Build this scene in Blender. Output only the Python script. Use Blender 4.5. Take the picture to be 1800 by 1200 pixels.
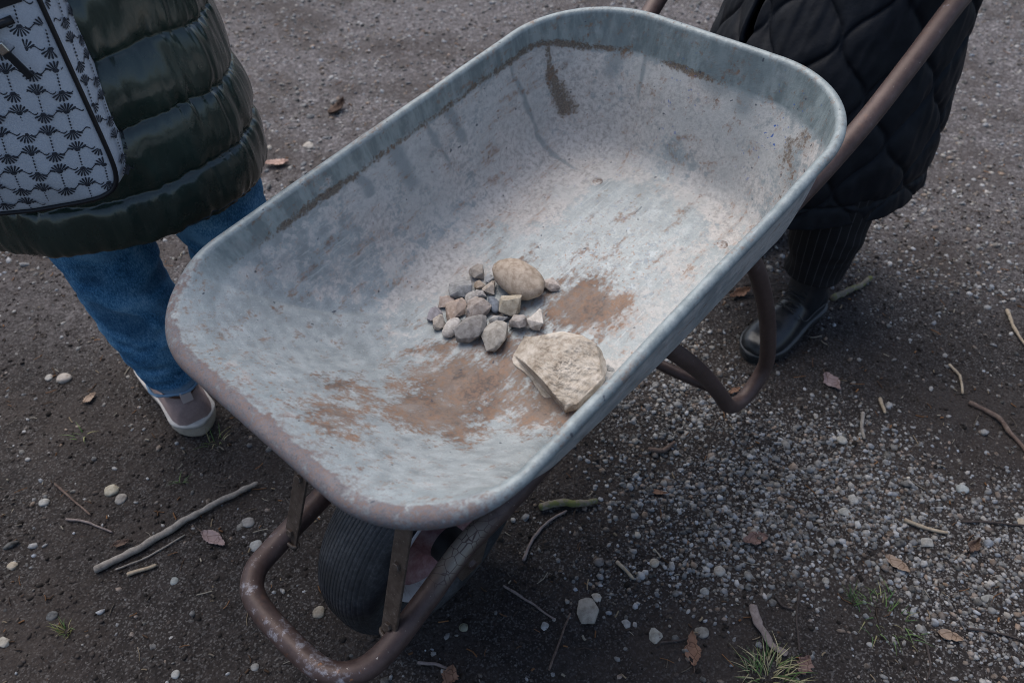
import bpy, bmesh, math, random
import numpy as np
from mathutils import Vector, Matrix
from mathutils.bvhtree import BVHTree

for o in list(bpy.data.objects):
    bpy.data.objects.remove(o, do_unlink=True)
scene = bpy.context.scene
COL = scene.collection

# ------------------------------------------------------------------ camera
CAM_H = 1.45
PITCH = 0.78591401                       # looking down
FPX = 1400.0                             # focal length in pixels of an 1800 px wide frame
cam_d = bpy.data.cameras.new('camera')
cam = bpy.data.objects.new('camera', cam_d)
COL.objects.link(cam)
cam.location = (0, 0, CAM_H)
cam.rotation_euler = (math.pi / 2 - PITCH, 0, 0)
cam_d.sensor_width = 36
cam_d.lens = FPX / 1800 * 36
cam_d.clip_start = 0.05
cam_d.clip_end = 2000
cam_d.dof.use_dof = True
cam_d.dof.focus_distance = 1.27
cam_d.dof.aperture_fstop = 4.5
scene.camera = cam
scene.render.resolution_x = 1024
scene.render.resolution_y = 682

# ------------------------------------------------------------------ sky and sun (overcast)
SUN_EL, SUN_AZ = math.radians(62), math.radians(-35)      # azimuth from +Y towards +X
world = bpy.data.worlds.new('World')
scene.world = world
world.use_nodes = True
wn = world.node_tree
wn.nodes.clear()
w_out = wn.nodes.new('ShaderNodeOutputWorld')
w_bg = wn.nodes.new('ShaderNodeBackground')
sky = wn.nodes.new('ShaderNodeTexSky')
sky.sky_type = 'NISHITA'
sky.sun_disc = False
sky.sun_elevation = SUN_EL
sky.sun_rotation = SUN_AZ
sky.air_density = 1.0
sky.dust_density = 3.0
sky.ozone_density = 1.0
w_bg.inputs['Strength'].default_value = 0.088
wn.links.new(sky.outputs[0], w_bg.inputs['Color'])
wn.links.new(w_bg.outputs[0], w_out.inputs['Surface'])
sun_d = bpy.data.lights.new('sun', 'SUN')
sun = bpy.data.objects.new('sun', sun_d)
COL.objects.link(sun)
sun_d.energy = 1.4
sun_d.angle = math.radians(60)
sun_d.color = (1.0, 0.96, 0.91)
sdir = Vector((math.sin(SUN_AZ) * math.cos(SUN_EL), math.cos(SUN_AZ) * math.cos(SUN_EL), math.sin(SUN_EL)))
sun.rotation_euler = sdir.to_track_quat('Z', 'Y').to_euler()
sun.location = (0, 0, 6)
scene.view_settings.view_transform = 'Standard'
scene.view_settings.look = 'None'
scene.view_settings.gamma = 1
scene.view_settings.use_curve_mapping = False
scene.view_settings.exposure = 0.95
scene.cycles.filter_width = 1.0
scene.cycles.max_bounces = 4
scene.cycles.diffuse_bounces = 3
scene.cycles.glossy_bounces = 2
scene.cycles.transmission_bounces = 0
scene.cycles.caustics_reflective = False
scene.cycles.caustics_refractive = False

# ------------------------------------------------------------------ helpers
rng = np.random.default_rng(7)
random.seed(7)


def hash3(ix, iy, iz, seed):
    h = (ix.astype(np.int64) * 374761393 + iy.astype(np.int64) * 668265263
         + iz.astype(np.int64) * 2147483647 + seed * 1274126177) & 0xFFFFFFFF
    h = ((h ^ (h >> 13)) * 1274126177) & 0xFFFFFFFF
    h = ((h ^ (h >> 16)) * 2246822519) & 0xFFFFFFFF
    return ((h ^ (h >> 15)) & 0xFFFFFF) / float(0xFFFFFF)


def vnoise(p, seed=0):
    p = np.asarray(p, float)
    i = np.floor(p).astype(np.int64)
    f = p - i
    f = f * f * f * (f * (f * 6 - 15) + 10)
    r = 0
    for dx in (0, 1):
        for dy in (0, 1):
            for dz in (0, 1):
                w = ((f[:, 0] if dx else 1 - f[:, 0]) * (f[:, 1] if dy else 1 - f[:, 1])
                     * (f[:, 2] if dz else 1 - f[:, 2]))
                r = r + w * hash3(i[:, 0] + dx, i[:, 1] + dy, i[:, 2] + dz, seed)
    return r * 2 - 1


def fbm(p, octv=3, seed=0):
    p = np.asarray(p, float)
    r, a, n = 0, 1.0, 0
    for k in range(octv):
        r = r + a * vnoise(p * (2 ** k) + 17.3 * k, seed + k)
        n += a
        a *= .5
    return r / n


def sstep(e0, e1, x):
    t = np.clip((x - e0) / (e1 - e0), 0, 1)
    return t * t * (3 - 2 * t)


def obj(name, me, material=None, parent=None, mw=None):
    o = bpy.data.objects.new(name, me)
    COL.objects.link(o)
    if mw is not None:
        o.matrix_world = mw
    if parent is not None:
        o.parent = parent
        o.matrix_parent_inverse = parent.matrix_basis.inverted()
    if material is not None and len(me.materials) == 0:
        me.materials.append(material)
    return o


def tag(o, label=None, cat=None, group=None, kind=None):
    if label: o['label'] = label
    if cat: o['category'] = cat
    if group: o['group'] = group
    if kind: o['kind'] = kind
    return o


def thing(name, label, cat, loc, group=None):
    o = bpy.data.objects.new(name, None)
    COL.objects.link(o)
    o.location = loc
    o.empty_display_size = .1
    bpy.context.view_layer.update()
    return tag(o, label, cat, group)


def mesh(verts, faces, smooth=True, name='mesh'):
    me = bpy.data.meshes.new(name)
    me.from_pydata([tuple(v) for v in verts], [], [tuple(f) for f in faces])
    me.update()
    if smooth:
        me.shade_smooth()
    return me


def np_mesh(V, F, smooth=True, name='mesh'):
    """V (n,3) float, F (m,k) int with constant k."""
    V = np.ascontiguousarray(V, np.float32)
    F = np.ascontiguousarray(F, np.int32)
    me = bpy.data.meshes.new(name)
    me.vertices.add(len(V))
    me.vertices.foreach_set('co', V.ravel())
    k = F.shape[1]
    me.loops.add(F.size)
    me.loops.foreach_set('vertex_index', F.ravel())
    me.polygons.add(len(F))
    me.polygons.foreach_set('loop_start', np.arange(0, F.size, k, dtype=np.int32))
    me.update(calc_edges=True)
    me.validate()
    if smooth:
        me.shade_smooth()
    return me


def grid_faces(M, N, wrap=True, flip=False):
    i = np.arange(M - 1)[:, None]
    j = np.arange(N if wrap else N - 1)[None]
    j2 = (j + 1) % N
    F = np.stack(np.broadcast_arrays(i * N + j, i * N + j2, (i + 1) * N + j2, (i + 1) * N + j), -1).reshape(-1, 4)
    return F[:, ::-1] if flip else F


def loft(rings, cap=True, wrap=True, smooth=True, name='loft', flip=False):
    rings = np.asarray(rings, float)
    M, N = rings.shape[:2]
    V = rings.reshape(-1, 3)
    F = [tuple(f) for f in grid_faces(M, N, wrap, flip)]
    if cap and wrap:
        a, b_ = tuple(range(N))[::-1], tuple((M - 1) * N + k for k in range(N))
        F += [a[::-1], b_[::-1]] if flip else [a, b_]
    return mesh(V, F, smooth, name)


def catmull(P, n=8):
    P = np.asarray(P, float)
    P = np.vstack([2 * P[0] - P[1], P, 2 * P[-1] - P[-2]])
    out = []
    for i in range(1, len(P) - 2):
        for k in range(n):
            t = k / n
            out.append(.5 * ((2 * P[i]) + (-P[i - 1] + P[i + 1]) * t + (2 * P[i - 1] - 5 * P[i] + 4 * P[i + 1] - P[i + 2]) * t * t
                             + (-P[i - 1] + 3 * P[i] - 3 * P[i + 1] + P[i + 2]) * t ** 3))
    out.append(P[-2])
    return np.array(out)


def tube_rings(path, rad, N=16, up=(0, 0, 1)):
    path = np.asarray(path, float)
    rad = np.broadcast_to(np.asarray(rad, float), (len(path),))
    T = np.gradient(path, axis=0)
    T /= np.linalg.norm(T, axis=1)[:, None]
    u = np.cross(T[0], up)
    if np.linalg.norm(u) < 1e-3:
        u = np.cross(T[0], (1, 0, 0))
    rings = []
    th = np.linspace(0, 2 * np.pi, N, endpoint=False)
    for k in range(len(path)):
        u = u - T[k] * (u @ T[k])
        u /= np.linalg.norm(u)
        v = np.cross(T[k], u)
        rings.append(path[k] + rad[k] * (np.cos(th)[:, None] * u + np.sin(th)[:, None] * v))
    return np.array(rings)


def tube(path, rad, N=16, cap=True, name='tube'):
    return loft(tube_rings(path, rad, N), cap, name=name)


def join_meshes(ms, name='mesh'):
    V, F, k = [], [], 0
    for m in ms:
        V += [tuple(v.co) for v in m.vertices]
        F += [tuple(i + k for i in p.vertices) for p in m.polygons]
        k = len(V)
        bpy.data.meshes.remove(m)
    return mesh(V, F, True, name)


def box_mesh(sx, sy, sz, bevel=.002, c=(0, 0, 0), rot=None, seg=2):
    bm = bmesh.new()
    bmesh.ops.create_cube(bm, size=1)
    bmesh.ops.scale(bm, vec=(sx, sy, sz), verts=bm.verts)
    if bevel:
        bmesh.ops.bevel(bm, geom=bm.edges[:], offset=bevel, segments=seg, affect='EDGES', profile=.5)
    if rot is not None:
        bmesh.ops.transform(bm, matrix=rot.to_4x4(), verts=bm.verts)
    bmesh.ops.translate(bm, vec=c, verts=bm.verts)
    me = bpy.data.meshes.new('box')
    bm.to_mesh(me)
    bm.free()
    return me


def remesh(me, voxel, smooth_it=4, name='mesh'):
    o = bpy.data.objects.new('tmp', me)
    COL.objects.link(o)
    md = o.modifiers.new('r', 'REMESH')
    md.mode = 'VOXEL'
    md.voxel_size = voxel
    md.use_smooth_shade = True
    if smooth_it:
        s = o.modifiers.new('s', 'SMOOTH')
        s.factor = .5
        s.iterations = smooth_it
    dg = bpy.context.evaluated_depsgraph_get()
    out = bpy.data.meshes.new_from_object(o.evaluated_get(dg))
    out.name = name
    bpy.data.objects.remove(o)
    bpy.data.meshes.remove(me)
    out.shade_smooth()
    return out


def fattr(me, name, vals):
    a = me.attributes.new(name, 'FLOAT', 'POINT')
    a.data.foreach_set('value', np.ascontiguousarray(vals, np.float32))


def cattr(me, name, cols):
    a = me.attributes.new(name, 'FLOAT_COLOR', 'POINT')
    c = np.ones((len(cols), 4), np.float32)
    c[:, :3] = cols
    a.data.foreach_set('color', c.ravel())


# ---- node helpers
class M:
    def __init__(self, name, rough=.6, metal=0.0, spec=.5):
        self.m = bpy.data.materials.new(name)
        self.m.use_nodes = True
        self.t = self.m.node_tree
        self.b = self.t.nodes['Principled BSDF']
        self.set('Roughness', rough)
        self.set('Metallic', metal)
        self.set('Specular IOR Level', spec)
        self._oc = None

    def put(self, sock, v):
        if isinstance(v, bpy.types.NodeSocket):
            self.t.links.new(v, sock)
        elif isinstance(v, (tuple, list)) and sock.type == 'RGBA':
            sock.default_value = tuple(v) + ((1,) if len(v) == 3 else ())
        else:
            sock.default_value = v

    def set(self, k, v):
        self.put(self.b.inputs[k], v)
        return self

    def oc(self):
        if self._oc is None:
            self._oc = self.t.nodes.new('ShaderNodeTexCoord').outputs['Object']
        return self._oc

    def map(self, scale=(1, 1, 1), rot=(0, 0, 0), loc=(0, 0, 0), vec=None):
        n = self.t.nodes.new('ShaderNodeMapping')
        self.put(n.inputs['Vector'], vec if vec is not None else self.oc())
        n.inputs['Scale'].default_value = scale
        n.inputs['Rotation'].default_value = rot
        n.inputs['Location'].default_value = loc
        return n.outputs[0]

    def noise(self, scale, detail=4, rough=.55, vec=None, dist=0.0):
        n = self.t.nodes.new('ShaderNodeTexNoise')
        self.put(n.inputs['Vector'], vec if vec is not None else self.oc())
        n.inputs['Scale'].default_value = scale
        n.inputs['Detail'].default_value = detail
        n.inputs['Roughness'].default_value = rough
        n.inputs['Distortion'].default_value = dist
        return n.outputs['Fac']

    def vor(self, scale, feature='F1', vec=None, out='Distance', rand=1.0):
        n = self.t.nodes.new('ShaderNodeTexVoronoi')
        n.feature = feature
        self.put(n.inputs['Vector'], vec if vec is not None else self.oc())
        n.inputs['Scale'].default_value = scale
        n.inputs['Randomness'].default_value = rand
        return n.outputs[out]

    def ramp(self, fac, stops, interp='LINEAR'):
        n = self.t.nodes.new('ShaderNodeValToRGB')
        n.color_ramp.interpolation = interp
        self.put(n.inputs[0], fac)
        e = n.color_ramp.elements
        while len(e) < len(stops):
            e.new(.5)
        for k, (p, c) in enumerate(stops):
            e[k].position = p
            e[k].color = (c, c, c, 1) if isinstance(c, (int, float)) else tuple(c) + (1,)
        return n.outputs[0]

    def mix(self, fac, a, b, mode='MIX'):
        n = self.t.nodes.new('ShaderNodeMix')
        n.data_type = 'RGBA'
        n.blend_type = mode
        self.put(n.inputs[0], fac)
        self.put(n.inputs[6], a)
        self.put(n.inputs[7], b)
        return n.outputs[2]

    def math(self, op, a, b=0.0, c=None, clamp=False):
        n = self.t.nodes.new('ShaderNodeMath')
        n.operation = op
        n.use_clamp = clamp
        self.put(n.inputs[0], a)
        self.put(n.inputs[1], b)
        if c is not None:
            self.put(n.inputs[2], c)
        return n.outputs[0]

    def smooth(self, x, e0, e1):
        n = self.t.nodes.new('ShaderNodeMapRange')
        n.interpolation_type = 'SMOOTHSTEP'
        self.put(n.inputs[0], x)
        n.inputs[1].default_value = e0
        n.inputs[2].default_value = e1
        return n.outputs[0]

    def attr(self, name, out='Fac'):
        n = self.t.nodes.new('ShaderNodeAttribute')
        n.attribute_name = name
        return n.outputs[out]

    def blot(self, mask, noise, k=1.0, e0=.4, e1=.6):
        """mask + (noise-.5)*k, thresholded softly"""
        return self.smooth(self.math('ADD', mask, self.math('MULTIPLY', self.math('SUBTRACT', noise, .5), k)), e0, e1)

    def bump(self, h, strength=.3, dist=.002, prev=None):
        n = self.t.nodes.new('ShaderNodeBump')
        n.inputs['Strength'].default_value = strength
        n.inputs['Distance'].default_value = dist
        self.put(n.inputs['Height'], h)
        if prev is not None:
            self.put(n.inputs['Normal'], prev)
        return n.outputs[0]

    def col(self, c): return self.set('Base Color', c)
    def nrm(self, n): return self.set('Normal', n)


# ------------------------------------------------------------------ the place's own frame of reference
UP = np.array([0, 0, 1.])
PSI, TAU = 0.73103327, 0.14139695        # heading and lift of the wheelbarrow
BA = np.array([math.sin(PSI) * math.cos(TAU), math.cos(PSI) * math.cos(TAU), math.sin(TAU)])   # towards the handles
BB = np.array([math.cos(PSI), -math.sin(PSI), 0])                                             # across
BN = np.cross(BB, BA)
BH = np.array([math.sin(PSI), math.cos(PSI), 0])
BC = np.array([-0.31278598, 0.60133907, CAM_H - 0.7442941])                                   # middle of the front lip
TRAY_L, TRAY_WF, TRAY_WB = 1.00798, 0.6164, 0.62


def bw(s, t, z):
    """barrow ground coordinates (along, across) and a height below the camera -> world"""
    p = BC + s * BH + t * BB
    return np.array([p[0], p[1], CAM_H + z])


def at(u, v, h=0.0):
    """point at height h seen at photograph pixel (u, v): used to read positions off the photograph"""
    x, y = (u - 900) / FPX, -(v - 600) / FPX
    d = np.array([x, y * math.sin(PITCH) + math.cos(PITCH), y * math.cos(PITCH) - math.sin(PITCH)])
    return np.array([0, 0, CAM_H]) + d * ((h - CAM_H) / d[2])


def ray(u, v):
    x, y = (u - 900) / FPX, -(v - 600) / FPX
    return np.array([x, y * math.sin(PITCH) + math.cos(PITCH), y * math.cos(PITCH) - math.sin(PITCH)])

# ------------------------------------------------------------------ GROUND
def axis(lo, hi, step, far):
    mid = np.arange(lo, hi + 1e-6, step)
    out, d = [], step
    x = hi
    while x < far:
        d *= 1.35
        x += d
        out.append(x)
    out = np.array(out)
    lo_out = lo - (out - hi)
    return np.r_[lo_out[::-1], mid, out]


def gheight(x, y):
    p = np.c_[x, y, np.zeros_like(x)]
    return .010 * fbm(p * 2.2, 2, 41) + .0075 * fbm(p * 11, 3, 42) + .0032 * fbm(p * 42, 2, 43)


gx, gy = axis(-2.5, 2.5, .0125, 400), axis(.38, 3.9, .0125, 400)
GX, GY = np.meshgrid(gx, gy)
gz = gheight(GX.ravel(), GY.ravel())
far_ = np.maximum(np.abs(GX.ravel()), np.abs(GY.ravel() - 2))
gz *= sstep(6, 4, far_)
ground_me = np_mesh(np.c_[GX.ravel(), GY.ravel(), gz], grid_faces(len(gy), len(gx), False), True, 'ground')


def gravelness(x, y):
    """0 dark soil .. 1 dense gravel"""
    p = np.c_[x, y, np.zeros_like(x)]
    n = fbm(p * 3.2, 3, 51)
    n2 = fbm(p * 9, 2, 57)
    def bl(cx, cy, rx, ry, ang):
        c, s = math.cos(ang), math.sin(ang)
        u, v = (x - cx) * c + (y - cy) * s, -(x - cx) * s + (y - cy) * c
        return np.clip(1.35 - np.hypot(u / rx, v / ry), 0, 1)
    g = np.maximum(bl(.60, .98, .50, .26, .1), bl(.36, 1.32, .22, .42, .4) * .9)
    g = np.maximum(g, bl(.95, .80, .35, .3, .3) * .8)
    g = np.maximum(g, .55 * sstep(1.35, 2.2, y))
    g = g + .30 * n + .22 * n2
    return np.clip(g, 0, 1)


fattr(ground_me, 'gravel', gravelness(GX.ravel(), GY.ravel()))
fattr(ground_me, 'path', sstep(1.3, 2.3, GY.ravel() + .25 * GX.ravel() * 0 + .25 * fbm(np.c_[GX.ravel(), GY.ravel(), gz * 0] * 2, 2, 5)))
m = M('soil', .92, 0, .25)
n1, n2, n3 = m.noise(5, 3, .6), m.noise(38, 4, .7), m.noise(210, 3, .75)
soil = m.ramp(m.math('ADD', m.math('MULTIPLY', n2, .5), m.math('MULTIPLY', n3, .5)), [(.30, (.007, .006, .0058)), (.5, (.022, .0183, .0172)), (.70, (.050, .043, .041))])
soil = m.mix(m.smooth(n1, .42, .68), soil, m.mix(.5, soil, (.017, .013, .0115)))
path_c = m.ramp(m.math('ADD', m.math('MULTIPLY', n2, .4), m.math('MULTIPLY', n3, .6)), [(.32, (.028, .0245, .0245)), (.5, (.092, .082, .083)), (.68, (.22, .20, .20))])
c = m.mix(m.math('MULTIPLY', m.attr('path'), .9), soil, path_c)
pv_n = m.t.nodes.new('ShaderNodeSeparateColor'); m.put(pv_n.inputs[0], m.vor(125, 'F1', out='Color'))
pg = m.ramp(pv_n.outputs[0], [(0, (.022, .020, .021)), (.45, (.075, .069, .073)), (.8, (.15, .14, .147)), (1, (.30, .285, .29))])
c = m.mix(m.math('MULTIPLY', m.math('MULTIPLY', m.attr('path'), m.smooth(n2, .36, .56)), .75), c, pg)
grain = m.vor(340, 'F1', out='Color')
gsep = m.t.nodes.new('ShaderNodeSeparateColor'); m.put(gsep.inputs[0], grain)
gr = m.smooth(gsep.outputs[0], .72, .8)
c = m.mix(m.math('MULTIPLY', gr, m.math('ADD', .22, m.math('MULTIPLY', m.attr('gravel'), .5))), c, m.ramp(gsep.outputs[1], [(0, (.09, .085, .085)), (.6, (.19, .185, .185)), (1, (.33, .32, .31))]))
mud = m.smooth(m.noise(2.6, 4, .65, vec=m.map(loc=(1, 6, 0))), .44, .62)
c = m.mix(m.math('MULTIPLY', mud, .62), c, m.mix(n3, (.018, .0135, .0115), (.062, .051, .046)))
org = m.smooth(m.noise(75, 4, .7, vec=m.map(loc=(3, 3, 0))), .66, .72)
c = m.mix(m.math('MULTIPLY', org, .5), c, (.10, .055, .03))
m.col(c)
m.nrm(m.bump(m.math('ADD', m.noise(60, 3, .7), m.math('MULTIPLY', m.vor(110), .5)), .9, .006))
ground = tag(obj('ground', ground_me, m.m), kind='structure')


def g_at(u, v):
    p = at(u, v, 0)
    p[2] = gheight(p[:1], p[1:2])[0]
    return p


# ---- stone material: per-stone colour from an attribute, grain and relief from noise
def stone_mat(name, scale=1.0, rough=.85, attr=True, col=None, spots=.3):
    m = M(name, rough, 0, .3)
    f1, f2 = m.noise(60 * scale, 6, .7), m.noise(300 * scale, 4, .7)
    base = m.attr('tint', 'Color') if attr else col
    dark = m.mix(1.0, base, (.62, .60, .58), 'MULTIPLY')
    lite = m.mix(.14, base, (.62, .61, .58))
    c = m.mix(m.smooth(f1, .3, .62), dark, lite)
    c = m.mix(m.math('MULTIPLY', m.smooth(f2, .56, .7), spots), c, m.mix(1.0, base, (.4, .38, .36), 'MULTIPLY'))
    m.col(c)
    m.nrm(m.bump(m.math('ADD', f1, m.math('MULTIPLY', f2, .5)), .35, .0012))
    return m.m


MAT_GRAVEL = stone_mat('gravel_stone', 1.2)


def ico(sub):
    bm = bmesh.new()
    bmesh.ops.create_icosphere(bm, subdivisions=sub, radius=1)
    v = np.array([p.co for p in bm.verts])
    f = np.array([[q.index for q in p.verts] for p in bm.faces])
    bm.free()
    return v, f


ICO1, ICO2, ICO3 = ico(1), ico(2), ico(3)


def pebble_cols(n):
    g = np.clip(rng.normal(.165, .085, n), .03, .45)
    warm = rng.normal(0, 1, n)
    c = np.stack([g * (1 + .06 * warm), g * (1 + .012 * warm), g * (1.02 - .06 * warm)], 1)
    br = rng.random(n) < .24
    c[br] *= np.array([.75, .55, .42])
    wt = rng.random(n) < .05
    c[wt] = c[wt] * .5 + .28
    return np.clip(c, .02, .7)


def scatter_pebbles(xy, rad, base, nvar=24, seed=1):
    r2 = np.random.default_rng(seed)
    V0, F0 = base
    var = []
    for k in range(nvar):
        d = 1 + .28 * vnoise(V0 * 1.3 + 10 * k, seed) + .12 * vnoise(V0 * 3 + 10 * k, seed + 5)
        sc = np.array([r2.uniform(.85, 1.35), r2.uniform(.7, 1.0), r2.uniform(.5, .8)])
        var.append(V0 * d[:, None] * sc)
    n = len(xy)
    z = gheight(xy[:, 0], xy[:, 1])
    vi = r2.integers(0, nvar, n)
    yaw, tx, ty = r2.uniform(0, 2 * np.pi, n), r2.normal(0, .25, n), r2.normal(0, .25, n)
    T = np.array(var)[vi] * rad[:, None, None]
    cy, sy = np.cos(yaw)[:, None], np.sin(yaw)[:, None]
    x, y, zz = T[..., 0], T[..., 1], T[..., 2]
    x2, y2 = x * cy - y * sy, x * sy + y * cy
    zz = zz + x2 * tx[:, None] + y2 * ty[:, None]
    sink = r2.uniform(-.45, .35, n) * rad
    P = np.stack([x2 + xy[:, :1], y2 + xy[:, 1:2], zz + (z + sink * .6)[:, None]], -1)
    F = (F0[None] + (np.arange(n) * len(V0))[:, None, None]).reshape(-1, 3)
    return P.reshape(-1, 3), F, np.repeat(np.arange(n), len(V0))


def pick(n, x0, x1, y0, y1, dens):
    xs, ys = rng.uniform(x0, x1, n), rng.uniform(y0, y1, n)
    k = rng.random(n) < dens(xs, ys)
    # only keep what lies in front of the camera's field, with a step of margin either side
    k &= np.abs(xs) < .72 * ys + .75
    return np.stack([xs, ys], 1)[k]


def make_gravel(name, n, y0, y1, lo, hi, med, dens, base, seed, label):
    xy = pick(n, -2.9, 2.9, y0, y1, dens)
    rad = np.clip(med * np.exp(rng.normal(0, .38, len(xy))), lo, hi)
    P, F, ids = scatter_pebbles(xy, rad, base, 24, seed)
    me = np_mesh(P, F, True, name)
    cattr(me, 'tint', pebble_cols(len(xy))[ids])
    o = obj(name, me, MAT_GRAVEL)
    tag(o, label, 'gravel', kind='stuff')
    return len(xy)


NG = 0
NG += make_gravel('gravel', 62000, .42, 2.1, .0022, .0075, .0040, lambda x, y: .035 + .95 * gravelness(x, y) ** 1.7, ICO1, 3,
                  'fine grey gravel scattered over the dark soil')
NG += make_gravel('coarse_gravel', 9000, .42, 2.6, .0055, .0125, .0074, lambda x, y: .012 + .55 * gravelness(x, y) ** 1.7, ICO1, 4,
                  'coarser grey gravel stones strewn among the fine gravel')
def m_mul(m):
    return m.mix(m.noise(240, 2, .6), m.mix(1.0, m.attr('tint', 'Color'), (.55, .53, .5), 'MULTIPLY'), m.attr('tint', 'Color'))


def dense_gravel():
    n = 40000
    xs, ys = rng.uniform(-.15, 1.45, n), rng.uniform(.55, 1.85, n)
    k = rng.random(n) < gravelness(xs, ys) ** 1.8
    xy = np.stack([xs, ys], 1)[k]
    rad = np.clip(.0037 * np.exp(rng.normal(0, .42, len(xy))), .0018, .0095)
    P, F, ids = scatter_pebbles(xy, rad, ICO1, 24, 8)
    me = np_mesh(P, F, True, 'bed')
    cattr(me, 'tint', pebble_cols(len(xy))[ids])
    tag(obj('gravel_bed', me, MAT_GRAVEL), 'dense bed of grey gravel right of the wheelbarrow', 'gravel', kind='stuff')
    # crumbs of soil
    xy = pick(30000, -2.4, 2.4, .42, 2.2, lambda x, y: .75 - .5 * gravelness(x, y))
    rad = np.clip(.0030 * np.exp(rng.normal(0, .4, len(xy))), .0014, .0068)
    P, F, ids = scatter_pebbles(xy, rad, ICO1, 24, 9)
    me = np_mesh(P, F, False, 'crumbs')
    g = np.clip(rng.normal(.040, .015, len(xy)), .016, .085)
    cattr(me, 'tint', (g[:, None] * np.array([1.10, .93, .86]))[ids])
    cm = M('soil_crumb', .95, 0, .2)
    cm.col(m_mul(cm))
    tag(obj('soil_crumbs', me, cm.m), 'dark crumbs of loose soil', 'soil', kind='stuff')


dense_gravel()
NG += make_gravel('path_gravel', 30000, 1.7, 4.6, .0035, .012, .0062, lambda x, y: .25 + .6 * gravelness(x, y), ICO1, 5,
                  'packed grit of the path beyond the wheelbarrow')


# ---- dry litter: needles, chips and fibres too small to pick out
def make_litter():
    xy = pick(5200, -2.4, 2.4, .42, 3.4, lambda x, y: np.full(len(x), .75))
    V, F, C = [], [], []
    pal = np.array([(.16, .085, .045), (.24, .19, .13), (.09, .055, .035), (.30, .27, .22), (.22, .11, .05), (.055, .04, .032), (.13, .11, .09)])
    k = 0
    for (x, y) in xy:
        L = random.choice((.006, .009, .012, .018, .026)) * random.uniform(.7, 1.3)
        w = random.uniform(.0006, .0016) * (1.6 if L < .011 else 1)
        a = random.uniform(0, 2 * math.pi)
        d = np.array([math.cos(a), math.sin(a)]); e = np.array([-d[1], d[0]])
        z = random.uniform(.001, .005)
        tilt = random.uniform(-.15, .25) * L
        bend = random.uniform(-.12, .12) * L
        gz_ = None
        pts = []
        for t, b_ in ((-.5, 0), (0, bend), (.5, 0)):
            c_ = np.array([x, y]) + d * L * t + e * b_
            for (o1, o2) in ((w, 0), (-w, 0), (0, w * 1.2)):
                q_ = c_ + e * o1
                pts.append((q_[0], q_[1], z + tilt * (t + .5) + o2))
        V += pts
        for s in (0, 3):
            for j in range(3):
                F.append((k + s + j, k + s + (j + 1) % 3, k + s + 3 + (j + 1) % 3, k + s + 3 + j))
        col = pal[random.randrange(len(pal))] * random.uniform(.6, 1.15)
        C += [col] * 9
        k += 9
    V = np.array(V)
    V[:, 2] += gheight(V[:, 0], V[:, 1])
    me = np_mesh(V, np.array(F), False, 'litter')
    cattr(me, 'tint', np.array(C))
    m = M('dry_litter', .85, 0, .2)
    m.col(m.attr('tint', 'Color'))
    return tag(obj('plant_litter', me, m.m), 'dry needles, chips and fibres strewn over the soil', 'litter', kind='stuff')


make_litter()

# ---- single pebbles one can pick out
MAT_PEB = stone_mat('pebble_stone', 1.0, .8, spots=.25)


def stone_mesh(sx, sy, sz, col, seed, ang=0.0, base=ICO3, amp=.16, freq=1.1):
    """rounded, a little irregular stone"""
    v, f = base
    d = 1 + amp * vnoise(v * freq + seed * 7.1, seed) + amp * .45 * vnoise(v * freq * 2.6 + seed, seed + 3) + .02 * vnoise(v * 9 + seed, seed + 8)
    p = v * d[:, None] * np.array([sx, sy, sz])
    me = np_mesh(p, f, True, 'stone')
    cattr(me, 'tint', np.tile(np.array(col), (len(p), 1)))
    return me


def facet_mesh(sx, sy, sz, col, seed, cuts=9, bev=.10, rough=.03):
    """angular broken stone: a ball cut by planes, edges worn"""
    r2 = np.random.default_rng(seed)
    bm = bmesh.new()
    pts = r2.normal(0, 1, (cuts + 7, 3))
    pts /= np.linalg.norm(pts, axis=1)[:, None]
    pts *= r2.uniform(.82, 1.05, len(pts))[:, None]
    for p in pts:
        bm.verts.new(p)
    h = bmesh.ops.convex_hull(bm, input=bm.verts[:])
    junk = [g for g in h['geom_interior'] if isinstance(g, bmesh.types.BMVert)]
    if junk:
        bmesh.ops.delete(bm, geom=junk, context='VERTS')
    bmesh.ops.dissolve_limit(bm, angle_limit=math.radians(14), verts=bm.verts[:], edges=bm.edges[:])
    bmesh.ops.bevel(bm, geom=bm.edges[:] + bm.verts[:], offset=bev, segments=2, affect='EDGES', profile=.6, clamp_overlap=True)
    bmesh.ops.triangulate(bm, faces=bm.faces[:])
    bmesh.ops.subdivide_edges(bm, edges=bm.edges[:], cuts=1, use_grid_fill=True)
    v = np.array([q.co for q in bm.verts])
    v *= (1 + rough * vnoise(v * 3.5 + seed, seed) + rough * .6 * vnoise(v * 8 + seed, seed + 2))[:, None]
    ext = np.abs(v).max(0)
    v = v / ext * np.array([sx, sy, sz])
    for q, c in zip(bm.verts, v):
        q.co = c
    me = bpy.data.meshes.new('stone')
    bm.to_mesh(me)
    bm.free()
    me.shade_smooth()
    cattr(me, 'tint', np.tile(np.array(col), (len(v), 1)))
    return me


def px(u, v, h=0.0):
    """size in metres of one photograph pixel at the ground point seen at (u, v)"""
    p = at(u, v, h) - np.array([0, 0, CAM_H])
    z = p @ np.array([0, math.cos(PITCH), -math.sin(PITCH)])
    return z / FPX


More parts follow.
